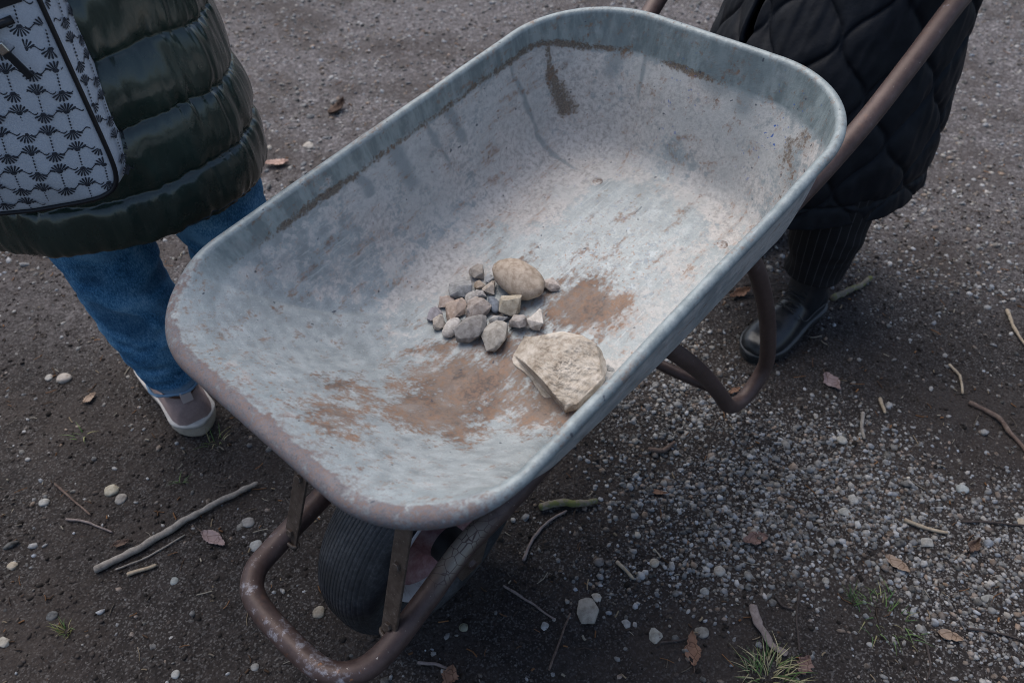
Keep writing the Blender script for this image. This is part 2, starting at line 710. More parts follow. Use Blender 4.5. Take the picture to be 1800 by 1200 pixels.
GP = 'single pebbles lying on the soil'
pebbles = [  # u, v, half width, half height (px), colour, label, angular
    (113, 663, 14, 11, (.43, .40, .38), 'pale oval pebble on dark soil left of the beige sneaker'),
    (86, 661, 8, 7, (.40, .40, .40), 'small whitish pebble just left of the pale oval pebble'),
    (195, 856, 15, 12, (.46, .44, .36), 'cream pebble on the soil above the long grey stick'),
    (211, 871, 11, 10, (.30, .29, .28), 'grey pebble touching the lower right side of the cream pebble'),
    (437, 918, 12, 10, (.30, .30, .31), 'round grey pebble between the long stick and the left strut'),
    (452, 959, 13, 11, (.40, .43, .46), 'pale bluish pebble beside the bend of the front tube'),
    (307, 1020, 8, 8, (.30, .35, .38), 'small bluish pebble on bare soil below the long stick'),
    (92, 1080, 11, 10, (.045, .055, .07), 'dark slate-coloured pebble above the yellow-green sprig'),
    (8, 1128, 15, 10, (.38, .37, .34), 'pale wedge-shaped pebble at the left edge of the picture'),
    (561, 1074, 12, 11, (.30, .27, .22), 'tan pebble on the soil close to the left of the tyre'),
    (543, 259, 11, 10, (.50, .48, .46), 'pale pebble on the path right of the dark green coat'),
    (1153, 1113, 14, 16, (.34, .35, .33), 'large grey pebble in the soil at the bottom, right of the whitish lump'),
    (1235, 1106, 14, 11, (.22, .22, .21), 'dull half-sunk pebble just right of the large grey pebble'),
    (1034, 1068, 24, 26, (.36, .35, .32), 'whitish crumbly lump of mortar on dark soil right of the tyre'),
    (1048, 1046, 11, 9, (.52, .51, .47), 'white angular chip lying on the whitish crumbly lump'),
    (1100, 1092, 10, 9, (.38, .40, .42), 'pale pebble between the whitish lump and the large grey pebble'),
    (1151, 984, 10, 9, (.46, .43, .37), 'cream pebble on soil right of the pale splinter'),
    (1265, 998, 11, 10, (.46, .45, .43), 'round cream pebble at the edge of the dense gravel'),
    (1485, 896, 12, 9, (.40, .42, .42), 'pale flat pebble in the dense gravel, lower of a close pair'),
    (1501, 873, 11, 9, (.42, .44, .45), 'pale pebble in the dense gravel, upper of a close pair'),
    (1692, 855, 13, 10, (.40, .46, .50), 'pale bluish pebble right of the dense gravel near the right edge'),
    (1480, 769, 11, 9, (.46, .47, .46), 'white pebble in the gravel below the wheelbarrow leg'),
    (1452, 1017, 7, 7, (.34, .34, .33), 'small rounded pebble above the reddish brown leaf'),
    (957, 1098, 9, 8, (.42, .44, .46), 'white pebble on dark soil between tyre and whitish lump'),
    (815, 1098, 9, 8, (.24, .25, .18), 'greenish grey pebble on the soil right of the front tube'),
    (1738, 1048, 15, 7, (.27, .29, .30), 'long flat grey pebble near the right edge below the gravel'),
    (1630, 950, 13, 10, (.36, .37, .37), 'angular pale pebble left of the curled brown leaf'),
    (1795, 917, 9, 8, (.45, .40, .32), 'cream pebble at the right edge of the picture'),
    (1240, 1105 - 70, 9, 8, (.30, .33, .35), 'bluish pebble lying above the dull half-sunk pebble'),
    (1462, 948, 8, 8, (.33, .33, .34), 'grey pebble left of the tan oval leaf'),
    (440 + 8, 1000 + 170, 9, 7, (.30, .31, .32), 'grey pebble at the bottom left of the front tube'),
    (310, 1185, 9, 8, (.40, .43, .45), 'pale pebble at the bottom edge left of the front tube'),
    (20, 990, 10, 8, (.42, .38, .31), 'tan pebble near the left edge left of the long stick'),
    (77, 880, 10, 8, (.40, .42, .43), 'pale pebble on soil just below the thin upper twig'),
]
for k, (u, v, hw, hh, colr, lab) in enumerate(pebbles):
    colr = tuple(c_ * f_ for c_, f_ in zip(colr, (.74, .70, .65)))
    hw, hh = hw * .88, hh * .88
    p = g_at(u, v + hh * .3)
    s = px(u, v)
    ang = 'angular' in lab or 'wedge' in lab or 'lump' in lab
    rx, ry = hw * s, hh * s * 1.15
    rz = min(rx, ry) * (.55 if 'flat' not in lab and 'lump' not in lab else .4)
    me = facet_mesh(rx, ry, rz, colr, 200 + k) if ang else stone_mesh(rx, ry, rz, colr, 200 + k)
    o = obj('pebble', me, MAT_PEB, None, Matrix.Translation(p + UP * rz * .25) @ Matrix.Rotation(random.uniform(-.3, .3), 4, 'Z'))
    tag(o, lab, 'pebble', GP)


# ---- sticks and twigs
def wood_mat(name, c0, c1, c2, moss=None):
    m = M(name, .85, 0, .25)
    f1, f2 = m.noise(45, 6, .7, vec=m.map((1, 1, 1))), m.noise(190, 5, .7)
    c = m.ramp(m.math('ADD', m.math('MULTIPLY', f1, .5), m.math('MULTIPLY', f2, .5)), [(.3, c0), (.5, c1), (.7, c2)])
    if moss:
        c = m.mix(m.smooth(m.noise(38, 4, .7, vec=m.map(loc=(5, 1, 0))), .45, .58), c, moss)
    m.col(c)
    m.nrm(m.bump(m.math('ADD', f1, f2), .5, .0015))
    return m.m


WOOD = {
    'grey': wood_mat('grey_bark', (.09, .08, .072), (.22, .20, .18), (.36, .335, .30)),
    'brown': wood_mat('brown_bark', (.045, .03, .025), (.12, .085, .07), (.22, .17, .14)),
    'dark': wood_mat('dark_twig', (.02, .016, .015), (.05, .04, .037), (.09, .075, .07)),
    'tan': wood_mat('split_wood', (.16, .12, .08), (.33, .27, .20), (.46, .40, .32)),
    'moss': wood_mat('mossy_bark', (.07, .06, .05), (.17, .15, .12), (.26, .24, .20), (.13, .14, .05)),
    'mauve': wood_mat('mauve_bark', (.08, .065, .06), (.19, .155, .145), (.29, .245, .23)),
}
sticks = [  # pixel points, half width px, wood, label, name
    ([(166, 1003), (250, 962), (330, 917), (400, 881), (456, 851)], 9, 'grey', 'long grey stick lying on the soil at lower left', 'stick'),
    ([(203, 1001), (262, 975), (326, 941)], 2.6, 'grey', 'thin twig lying along the underside of the long grey stick', 'twig'),
    ([(224, 1011), (250, 1001), (275, 992)], 5, 'tan', 'short pointed splinter below the long grey stick', 'twig'),
    ([(117, 912), (155, 918), (196, 933)], 3, 'mauve', 'thin pale twig left of the long grey stick, the lower of two', 'twig'),
    ([(98, 852), (128, 878), (160, 905)], 2.6, 'brown', 'thin brown twig left of the long grey stick, the upper of two', 'twig'),
    ([(1700, 707), (1752, 733), (1778, 765), (1812, 806)], 6, 'brown', 'bent brown branch at the right edge of the picture', 'stick'),
    ([(1768, 545), (1785, 580), (1803, 608)], 4, 'tan', 'straight tan stick at the right edge above the bent brown branch', 'stick'),
    ([(1668, 640), (1688, 662), (1691, 692)], 3.5, 'tan', 'small curved twig left of the bent brown branch', 'twig'),
    ([(1462, 528), (1495, 510), (1530, 490)], 8, 'moss', 'mossy stick behind the heel of the black boot', 'stick'),
    ([(1322, 1066), (1333, 1105), (1352, 1132), (1380, 1152)], 11, 'mauve', 'curved strip of mauve bark just above the grass tuft', 'bark'),
    ([(948, 896), (985, 889), (1020, 887), (1052, 884)], 9, 'moss', 'mossy broken stick on the soil right of the tray', 'stick'),
    ([(1083, 986), (1098, 1002), (1114, 1018)], 4.5, 'tan', 'pale splinter of wood on soil left of the gravel', 'twig'),
    ([(1404, 1040), (1398, 1090), (1404, 1150)], 3, 'dark', 'thin dark upright twig right of the mauve bark', 'twig'),
    ([(1362, 1048), (1375, 1066), (1396, 1073)], 3, 'dark', 'short curved dark twig meeting the thin upright twig', 'twig'),
    ([(920, 986), (937, 945), (965, 917), (996, 897)], 4, 'mauve', 'slender curved twig below the mossy broken stick', 'twig'),
    ([(884, 1028), (930, 1056), (976, 1091)], 3, 'mauve', 'straight thin twig on soil right of the tyre', 'twig'),
    ([(1138, 795), (1165, 795), (1186, 779)], 6, 'brown', 'small curved root in the gravel right of the tray', 'twig'),
    ([(1547, 698), (1556, 727)], 4.5, 'tan', 'short pale splinter in the gravel right of the wheelbarrow leg', 'twig'),
    ([(1516, 727), (1515, 750), (1519, 772)], 5, 'grey', 'short grey twig standing out below the pale splinter', 'twig'),
    ([(1590, 915), (1625, 927), (1668, 936)], 5, 'tan', 'tan splinter in the gravel above the tan oval leaf', 'twig'),
    ([(735, 1166), (765, 1166), (795, 1177)], 4, 'mauve', 'pale twig at the bottom right of the front tube', 'twig'),
    ([(1160, 1131), (1195, 1127), (1233, 1112)], 3, 'dark', 'dark twig running up to the dull half-sunk pebble', 'twig'),
    ([(1690, 915), (1745, 919), (1803, 926)], 3, 'dark', 'long thin dark twig near the right edge', 'twig'),
    ([(965, 1178), (990, 1110), (1003, 1080)], 3, 'brown', 'thin forked-looking twig at the bottom right of the front loop', 'twig'),
    ([(1628, 1130), (1636, 1165), (1630, 1196)], 3, 'dark', 'thin upright twig at the bottom right', 'twig'),
    ([(1700, 1105), (1755, 1112), (1800, 1126)], 3, 'dark', 'dark twig at the lower right edge of the picture', 'twig'),
]
for k, (pts, hw, wd, lab, nm) in enumerate(sticks):
    w3 = []
    for (u, v) in pts:
        p = g_at(u, v)
        w3.append(p + UP * (hw * px(u, v) * .7 + .002))
    path = catmull(w3, 14)
    path = .45 * path + .55 * np.stack([np.interp(np.linspace(0, 1, len(path)), np.linspace(0, 1, len(w3)), np.array(w3)[:, k_]) for k_ in range(3)], 1)
    s = px(*pts[0]) * hw * .76
    jit = np.c_[vnoise(np.c_[path * 45 + k]), vnoise(np.c_[path * 45 + k + 9]), vnoise(np.c_[path * 40 + k + 21]) * .5] * s * .4
    t = np.linspace(0, 1, len(path))
    rad = s * (1.0 - .30 * t) * (1 + .16 * vnoise(path * 90 + k * 3))
    rad[0] *= .7; rad[-1] *= .6
    rings = tube_rings(path + jit, rad, 10)
    if nm == 'bark':                                 # a strip, not a rod
        c0 = (path + jit)[:, None]
        off = rings - c0
        off[..., 2] *= .35
        rings = c0 + off
    me = loft(rings, True)
    o = obj(nm, me, WOOD[wd])
    tag(o, lab, {'bark': 'bark', 'stick': 'stick'}.get(nm, 'twig'), 'sticks and twigs on the ground')


# ---- dead leaves
def leaf_mat(name, c0, c1):
    m = M(name, .75, 0, .3)
    f1 = m.noise(40, 5, .7)
    vein = m.vor(55, 'DISTANCE_TO_EDGE')
    c = m.ramp(f1, [(.3, c0), (.7, c1)])
    c = m.mix(m.smooth(vein, .06, .0), c, m.mix(1.0, c0, (.6, .55, .5), 'MULTIPLY'))
    m.col(c)
    m.nrm(m.bump(m.math('ADD', f1, vein), .4, .002))
    return m.m


LEAF = {'tan': leaf_mat('tan_leaf', (.18, .125, .09), (.32, .245, .19)), 'red': leaf_mat('reddish_leaf', (.11, .065, .055), (.20, .135, .12)),
        'orange': leaf_mat('orange_leaf', (.13, .07, .045), (.24, .14, .095)), 'pink': leaf_mat('pinkish_leaf', (.33, .22, .18), (.50, .36, .31)),
        'mauve': leaf_mat('mauve_leaf', (.17, .12, .12), (.31, .24, .235)), 'brown': leaf_mat('brown_leaf', (.07, .045, .035), (.16, .11, .085))}


def leaf_mesh(L, W, seed, lobes=0, curl=.25):
    r2 = np.random.default_rng(seed)
    nu, nv = 19, 9
    V = []
    for i in range(nu):
        t = i / (nu - 1)
        w = W * (math.sin(math.pi * min(t ** .8, 1)) ** .75 + .02)
        if lobes:
            w *= 1 - .38 * max(0, math.sin(t * math.pi * lobes)) ** 2
        w *= 1 + .14 * r2.normal()
        for j in range(nv):
            q = -1 + 2 * j / (nv - 1)
            x = (t - .5) * 2 * L
            y = q * w + .10 * W * math.sin(t * 3 + seed)
            z = curl * W * (q * q) * (.6 + .6 * t) + .22 * L * curl * (2 * t - 1) ** 2 + .05 * W * math.sin(9 * t + 4 * q + seed)
            V.append((x, y, z))
    me = mesh(V, grid_faces(nu, nv, False), True)
    st = tube(catmull([(-L * .98, .1 * W * math.sin(seed), .1 * L * curl), (-L * 1.2, W * .05, .05 * L), (-L * 1.45, W * .2, .02 * L)], 6), .0008, 6)
    return me, st


leaves = [  # u, v, half length px, half width px, image angle deg of the tip, kind, lobes, label
    (1578, 990, 23, 15, -40, 'tan', 0, 'tan oval leaf lying in the gravel at lower right'),
    (1327, 948, 27, 14, 10, 'red', 2, 'reddish brown lobed leaf in the gravel, lower middle right'),
    (1218, 1140, 28, 13, 95, 'orange', 0, 'orange-brown pointed leaf standing at the bottom right of the large pebble'),
    (487, 293, 24, 15, 5, 'pink', 0, 'pinkish tan leaf on the path beside the dark green coat'),
    (594, 196, 22, 9, 35, 'brown', 0, 'curled brown leaf on the path above the left rim'),
    (1463, 671, 21, 14, -50, 'mauve', 0, 'mauve-grey oval leaf right of the black boot'),
    (160, 703, 13, 10, 30, 'tan', 0, 'small tan leaf scrap left of the beige sneaker'),
    (78, 443, 22, 9, 0, 'tan', 0, 'tan leaf lying just below the hem of the dark green coat'),
    (378, 952, 28, 11, -30, 'mauve', 0, 'shrivelled mauve leaf below the long grey stick'),
    (1711, 963, 17, 11, 60, 'brown', 0, 'curled brown leaf in the gravel right of the tan oval leaf'),
    (1158, 864, 18, 7, -8, 'orange', 0, 'narrow orange chip in the gravel right of the tray'),
    (790, 1189, 18, 14, 70, 'orange', 2, 'brown leaf at the bottom edge right of the front tube'),
    (1412, 1172, 18, 14, 60, 'red', 2, 'dark reddish leaf just right of the grass tuft'),
    (1300, 519, 24, 13, 20, 'orange', 2, 'orange-brown leaf under the tray left of the black boot'),
    (1668, 1120, 22, 9, -20, 'tan', 0, 'tan narrow leaf at lower right below the sparse grass'),
    (1290, 690, 14, 7, 30, 'orange', 0, 'orange leaf scrap seen inside the loop of the wheelbarrow leg'),
    (215, 1003 - 48, 16, 8, 15, 'brown', 0, 'brown curled leaf scrap above the lower end of the long stick'),
]
for k, (u, v, hl, hw, ang, kd, lob, lab) in enumerate(leaves):
    p = g_at(u, v)
    s = px(u, v)
    q2 = g_at(u + 10 * math.cos(math.radians(ang)), v - 10 * math.sin(math.radians(ang)))
    yaw = math.atan2(q2[1] - p[1], q2[0] - p[0])
    me, st = leaf_mesh(.88 * hl * s * (1 + .25 * abs(math.sin(math.radians(ang)))), hw * s * (.75 + .4 * ((k * 37) % 10) / 10), 300 + k, lob or (0, 3, 0, 2)[k % 4], (.7 if kd == 'brown' else .25) + .06 * (k % 5))
    t_ = thing('dead_leaf', lab, 'leaf', tuple(p + UP * .004), 'dead leaves on the ground')
    t_.rotation_euler = (random.uniform(-.15, .15), random.uniform(-.15, .1), yaw)
    bl = bpy.data.objects.new('blade', me); COL.objects.link(bl); bl.parent = t_; me.materials.append(LEAF[kd])
    md = bl.modifiers.new('thick', 'SOLIDIFY'); md.thickness = .0006
    so = bpy.data.objects.new('stalk', st); COL.objects.link(so); so.parent = t_; st.materials.append(LEAF['brown'])

# ---- grass
m = M('grass_blade', .6, 0, .3)
m.col(m.attr('tint', 'Color'))
MAT_GRASS = m.m


def grass_tuft(u, v, n, L, spread, cols, lab, seed, lean=.5, nm='grass_tuft'):
    r2 = np.random.default_rng(seed)
    c = g_at(u, v)
    V, F, C = [], [], []
    k = 0
    for i in range(n):
        a, r = r2.uniform(0, 2 * np.pi), spread * math.sqrt(r2.random())
        b0 = np.array([math.cos(a) * r, math.sin(a) * r, -.002])
        az = a + r2.normal(0, .7)
        ln = L * r2.uniform(.45, 1.15)
        le = lean * r2.uniform(.5, 1.5)
        w = r2.uniform(.0008, .0018)
        side = np.array([-math.sin(az), math.cos(az), 0])
        col = np.array(cols[r2.integers(len(cols))]) * r2.uniform(.75, 1.2)
        for j in range(5):
            t = j / 4
            p = b0 + np.array([math.cos(az), math.sin(az), 0]) * ln * le * t ** 1.6 + UP * ln * (t - .45 * le * t * t)
            ww = w * (1 - t * .92)
            V += [p - side * ww, p + UP * ww * .5, p + side * ww]
            C += [col] * 3
            if j:
                b1, b2 = k + 3 * (j - 1), k + 3 * j
                F += [(b1, b1 + 1, b2 + 1, b2), (b1 + 1, b1 + 2, b2 + 2, b2 + 1)]
        k = len(V)
    me = np_mesh(np.array(V), np.array(F), True, 'grass')
    cattr(me, 'tint', np.array(C))
    return tag(obj(nm, me, MAT_GRASS, None, Matrix.Translation(c)), lab, 'grass', 'grass growing on the path')


G1, G2, G3, G4 = (.06, .125, .04), (.10, .17, .05), (.27, .25, .12), (.38, .34, .21)
grass_tuft(1352, 1190, 150, .044, .042, (G1, G2, G3, G4, G4), 'bushy green and straw tuft of grass at the bottom edge', 1, .8)
grass_tuft(1565, 1085, 50, .032, .060, (G1, G2, G2, G3), 'sparse clump of green grass at lower right', 2, .9)
grass_tuft(1498, 1055, 12, .045, .010, (G1, G2), 'few upright green blades left of the sparse clump', 3, .5)
grass_tuft(118, 1112, 26, .034, .012, (G3, (.17, .17, .06), G2), 'yellow-green sprig on bare soil at lower left', 4, .5, 'sprig')
grass_tuft(378, 775, 16, .040, .018, (G3, G4, G2), 'few straw and green blades by the heel of the beige sneaker', 5, .9)
grass_tuft(320, 845, 7, .030, .012, (G2, G1), 'tiny green blades right of the cream pebble', 6, .9)
grass_tuft(150, 765, 8, .03, .02, (G3, G2), 'tiny straw blades left of the beige sneaker', 7, .9)

# ------------------------------------------------------------------ WHEELBARROW
def tray_outline(s0, s1, wf, wb, rf, rb, nc=40, nf=40, ns=96, nb=36):
    c = [(s0, -wf / 2, rf), (s0, wf / 2, rf), (s1, wb / 2, rb), (s1, -wb / 2, rb)]
    arcs = []
    for i in range(4):
        p = np.array(c[i][:2]); r = c[i][2]
        a = np.array(c[i - 1][:2]); b = np.array(c[(i + 1) % 4][:2])
        u = (a - p) / np.linalg.norm(a - p); v = (b - p) / np.linalg.norm(b - p)
        ang = math.acos(u @ v); tl = r / math.tan(ang / 2)
        cen = p + (u + v) / np.linalg.norm(u + v) * r / math.sin(ang / 2)
        s, e = p + u * tl, p + v * tl
        a0 = math.atan2(*(s - cen)[::-1]); a1 = math.atan2(*(e - cen)[::-1])
        d = (a1 - a0 + math.pi) % (2 * math.pi) - math.pi
        q = a0 + d * np.linspace(0, 1, nc + 1)
        arcs.append(cen + r * np.stack([np.cos(q), np.sin(q)], 1))
    out = []
    for i, n in enumerate((nf, ns, nb, ns)):
        a, b = arcs[i], arcs[(i + 1) % 4]
        out.append(a[:-1])
        t = np.linspace(0, 1, n, endpoint=False)[:, None]
        out.append(a[-1] + (b[0] - a[-1]) * t)
    return np.concatenate(out)


def interp_profile(pts, n):
    c = catmull(pts, 24)
    L = np.r_[0, np.cumsum(np.linalg.norm(np.diff(c, axis=0), axis=1))]
    x = np.linspace(0, L[-1], n)
    return np.stack([np.interp(x, L, c[:, k]) for k in (0, 1)], 1)


TRAY_D = 0.24
outer = tray_outline(0, TRAY_L, TRAY_WF, TRAY_WB, .166, .189)
NO = len(outer)
tan_ = np.roll(outer, -1, 0) - np.roll(outer, 1, 0)
tan_ /= np.linalg.norm(tan_, axis=1)[:, None]
outn = np.stack([tan_[:, 1], -tan_[:, 0]], 1)          # outward in (s,t)
if (outn[0] @ (outer[0] - outer.mean(0))) < 0:
    outn = -outn
frontw = sstep(.30, .0, outer[:, 0]) * sstep(.0, .55, -outn[:, 0])      # 1 on the front lip
backw = sstep(.2, .9, outn[:, 0])
lip_r = .0066 + .0060 * frontw
phi0 = math.pi - math.radians(8) - math.radians(48) * frontw
rim = outer - outn * (lip_r * (1 - np.cos(phi0)))[:, None]
floor_o = tray_outline(.385, .875, .29, .365, .10, .085)
NR = 84
side_p = interp_profile([(0, 0), (.25, .008), (.45, .045), (.6, .125), (.73, .25), (.855, .5), (.945, .74), (.974, .85), (.98, .88), (1, 1)], NR)
front_p = interp_profile([(0, 0), (.14, .012), (.30, .085), (.48, .26), (.68, .53), (.84, .78), (.93, .92), (1, 1)], NR)
back_p = interp_profile([(0, 0), (.16, .010), (.34, .09), (.5, .29), (.66, .53), (.83, .735), (.855, .765), (.93, .89), (1, 1)], NR)
rows, rowe = [], []
NI = 26
cen_line = np.stack([np.clip(floor_o[:, 0], .5, .76), np.zeros(NO)], 1)
for k in range(NI):                                      # floor from the middle line to its edge
    w = k / NI
    rows.append(np.c_[cen_line + (floor_o - cen_line) * w, np.full(NO, TRAY_D)])
    rowe.append(np.full(NO, -1 + w))
for k in range(NR):
    fwp = np.maximum(frontw, np.where(outer[:, 1] < 0, .7, .3) * sstep(.55, .1, outer[:, 0]))      # the wall opens out towards the lip
    hp = side_p[k] * (1 - fwp - backw * (1 - fwp))[:, None] + front_p[k] * fwp[:, None] + back_p[k] * (backw * (1 - fwp))[:, None]
    h, e = hp[:, :1], hp[:, 1]
    rows.append(np.c_[floor_o + (rim - floor_o) * h, TRAY_D * (1 - e)])
    rowe.append(e)
NLIP = 14
for k in range(1, NLIP):                                 # rolled rim
    ph = phi0 - k / (NLIP - 1) * (phi0 + math.radians(80))
    off = lip_r * (np.cos(ph) - np.cos(phi0))
    rows.append(np.c_[rim + outn * off[:, None], -(lip_r * (np.sin(ph) - np.sin(phi0)))])
    rowe.append(np.full(NO, 1 + k / (NLIP - 1)))
P3 = np.array(rows)                                      # rows x NO x (s,t,d)
E_ = np.array(rowe)
flat = P3.reshape(-1, 3).copy()
# dents and buckles of an old tray
q = np.c_[flat[:, 0], flat[:, 1], flat[:, 2]]
dent = .0028 * fbm(q * 7, 2, 3) + .0012 * fbm(q * 22, 2, 9)
flat[:, 2] += dent * np.clip(1.2 - np.abs(E_.reshape(-1) - .4), .15, 1)
flat[:, 1] += .0022 * vnoise(q * 6, 31) * np.sign(flat[:, 1])
V = np.c_[flat[:, 0], -flat[:, 1], -flat[:, 2]]
tray_me = np_mesh(V, grid_faces(len(P3), NO, True, flip=False), True, 'tray')
S_, T_, D_ = flat[:, 0], flat[:, 1], flat[:, 2]
EE = E_.reshape(-1)
FW = np.tile(frontw, len(P3))
BWt = np.tile(backw, len(P3))


def blob(s, t, rs, rt, ang=0, soft=1.0):
    c, sn = math.cos(math.radians(ang)), math.sin(math.radians(ang))
    x, y = (S_ - s) * c + (T_ - t) * sn, -(S_ - s) * sn + (T_ - t) * c
    return np.clip(1.25 - soft * np.hypot(x / rs, y / rt), 0, 1)


TRAY_MW = Matrix(((BA[0], -BB[0], BN[0], BC[0]), (BA[1], -BB[1], BN[1], BC[1]), (BA[2], -BB[2], BN[2], BC[2]), (0, 0, 0, 1)))
NV = len(S_)
pq = np.c_[S_, T_, D_]
nz1, nz2, nz3 = fbm(pq * 9, 3, 61), fbm(pq * 30, 3, 62), fbm(pq * 4, 2, 63)
ec = .86 * (1 - BWt) + .755 * BWt                                   # height of the crease below the rim
wall = sstep(-.55, .25, EE + .45 * nz3 + .2 * nz1) * sstep(ec + .03, ec - .05, EE)
leftw = sstep(-.12, -.2, T_)
rust = np.maximum.reduce([blob(.55, .06, .085, .082, 20), blob(.295, .03, .115, .12, -20), blob(.345, .145, .075, .075), blob(.215, .05, .075, .10), blob(.40, .06, .09, .12),
                          blob(.335, -.055, .03, .03) * .8, blob(.088, .03, .05, .07) * .72, blob(.15, -.02, .05, .07) * .55])
fattr(tray_me, 'rust', np.clip(rust * .95 - .05 + .16 * nz1, 0, 1) * (EE < 1))
speck = np.maximum.reduce([blob(.66, .03, .11, .13), blob(.07, .0, .06, .26) * .9, blob(.04, -.1, .05, .08), blob(.09, -.23, .04, .05) * .5])
fattr(tray_me, 'speck', np.clip(speck, 0, 1))
fattr(tray_me, 'peel', np.clip(blob(.67, .06, .23, .17) + .15 * nz1, 0, 1) * (EE < .15))
cem = wall * (.62 + .42 * nz3 + .12 * nz1) * (1 - .72 * FW) + .24 * (EE < .1) * (1 + nz3) + .25 * BWt * wall
cem = np.maximum(cem, wall * FW * .22 * (1 + nz3))
cem += .5 * sstep(ec - .02, ec + .05, EE) * sstep(ec + .20, ec + .05, EE) * sstep(0, .5, nz1) * (EE < 1)
fattr(tray_me, 'cement', np.clip(cem, 0, 1))
d_line = np.exp(-((EE - ec + .012 * nz2) / .036) ** 2)
seg = (1 - FW) * leftw * sstep(.12, .3, S_) + BWt * (np.exp(-((T_ + .03) / .085) ** 2) + np.exp(-((T_ + .235) / .06) ** 2) + .5 * np.exp(-((T_ - .2) / .05) ** 2))
drt = d_line * np.clip(seg, 0, 1) * (.78 + .4 * nz1)
stripe = np.exp(-((S_ - .878 + .01 * nz2) / (.006 + .010 * sstep(.85, .3, EE))) ** 2) * sstep(.22, .30, EE) * sstep(.85, .8, EE) * leftw
foot = np.exp(-(((S_ - .935) / .05) ** 2 + ((T_ - .215) / .035) ** 2)) * wall
drt = np.maximum(drt, stripe * .9)
drt = np.maximum(drt, .62 * foot * (1 + nz2))
fattr(tray_me, 'dirt', np.clip(drt, 0, 1) * (EE < 1.0))
st = 0
for s0, w in ((.505, .021), (.638, .014), (.425, .011), (.80, .007), (.585, .006)):
    st = np.maximum(st, np.exp(-((S_ - s0 + .012 * nz2 + .03 * (EE - .6)) / w) ** 2) * leftw * sstep(.22 + 3.0 * abs(s0 - .56), .5 + 1.2 * abs(s0 - .56), EE) * sstep(ec + .01, ec - .03, EE))
for t0, w, e0 in ((-.118, .007, .4), (-.175, .02, .55), (.03, .05, .66), (.09, .03, .6)):
    st = np.maximum(st, np.exp(-((T_ - t0 + .01 * nz2) / w) ** 2) * BWt * sstep(e0 - .1, e0 + .08, EE) * (EE < 1))
fattr(tray_me, 'streak', np.clip(st, 0, 1))
fattr(tray_me, 'band', np.clip(sstep(ec - .01, ec + .02, EE) * np.where(EE <= 1.0, 1.0, .75) * (1 - .75 * FW), 0, 1))
lipm = np.clip(sstep(.94, 1.12, EE) * FW * (.72 + .4 * nz1) + .42 * sstep(.78, .98, EE) * FW * (.5 + .9 * nz3), 0, 1)
fattr(tray_me, 'lip', lipm)
fattr(tray_me, 'edge', np.clip((EE > 1.0) * (1 - .7 * FW), 0, 1))
fattr(tray_me, 'paint', np.clip(blob(.955, .17, .04, .07) + blob(.955, -.03, .03, .05) * .6 + .25 * blob(.8, -.08, .2, .15), 0, 1) * (EE < 1))
barrow = thing('wheelbarrow', 'old galvanised wheelbarrow with rusty brown tube frame, lifted by its handles', 'wheelbarrow', tuple(bw(.234, 0, -CAM_H)))


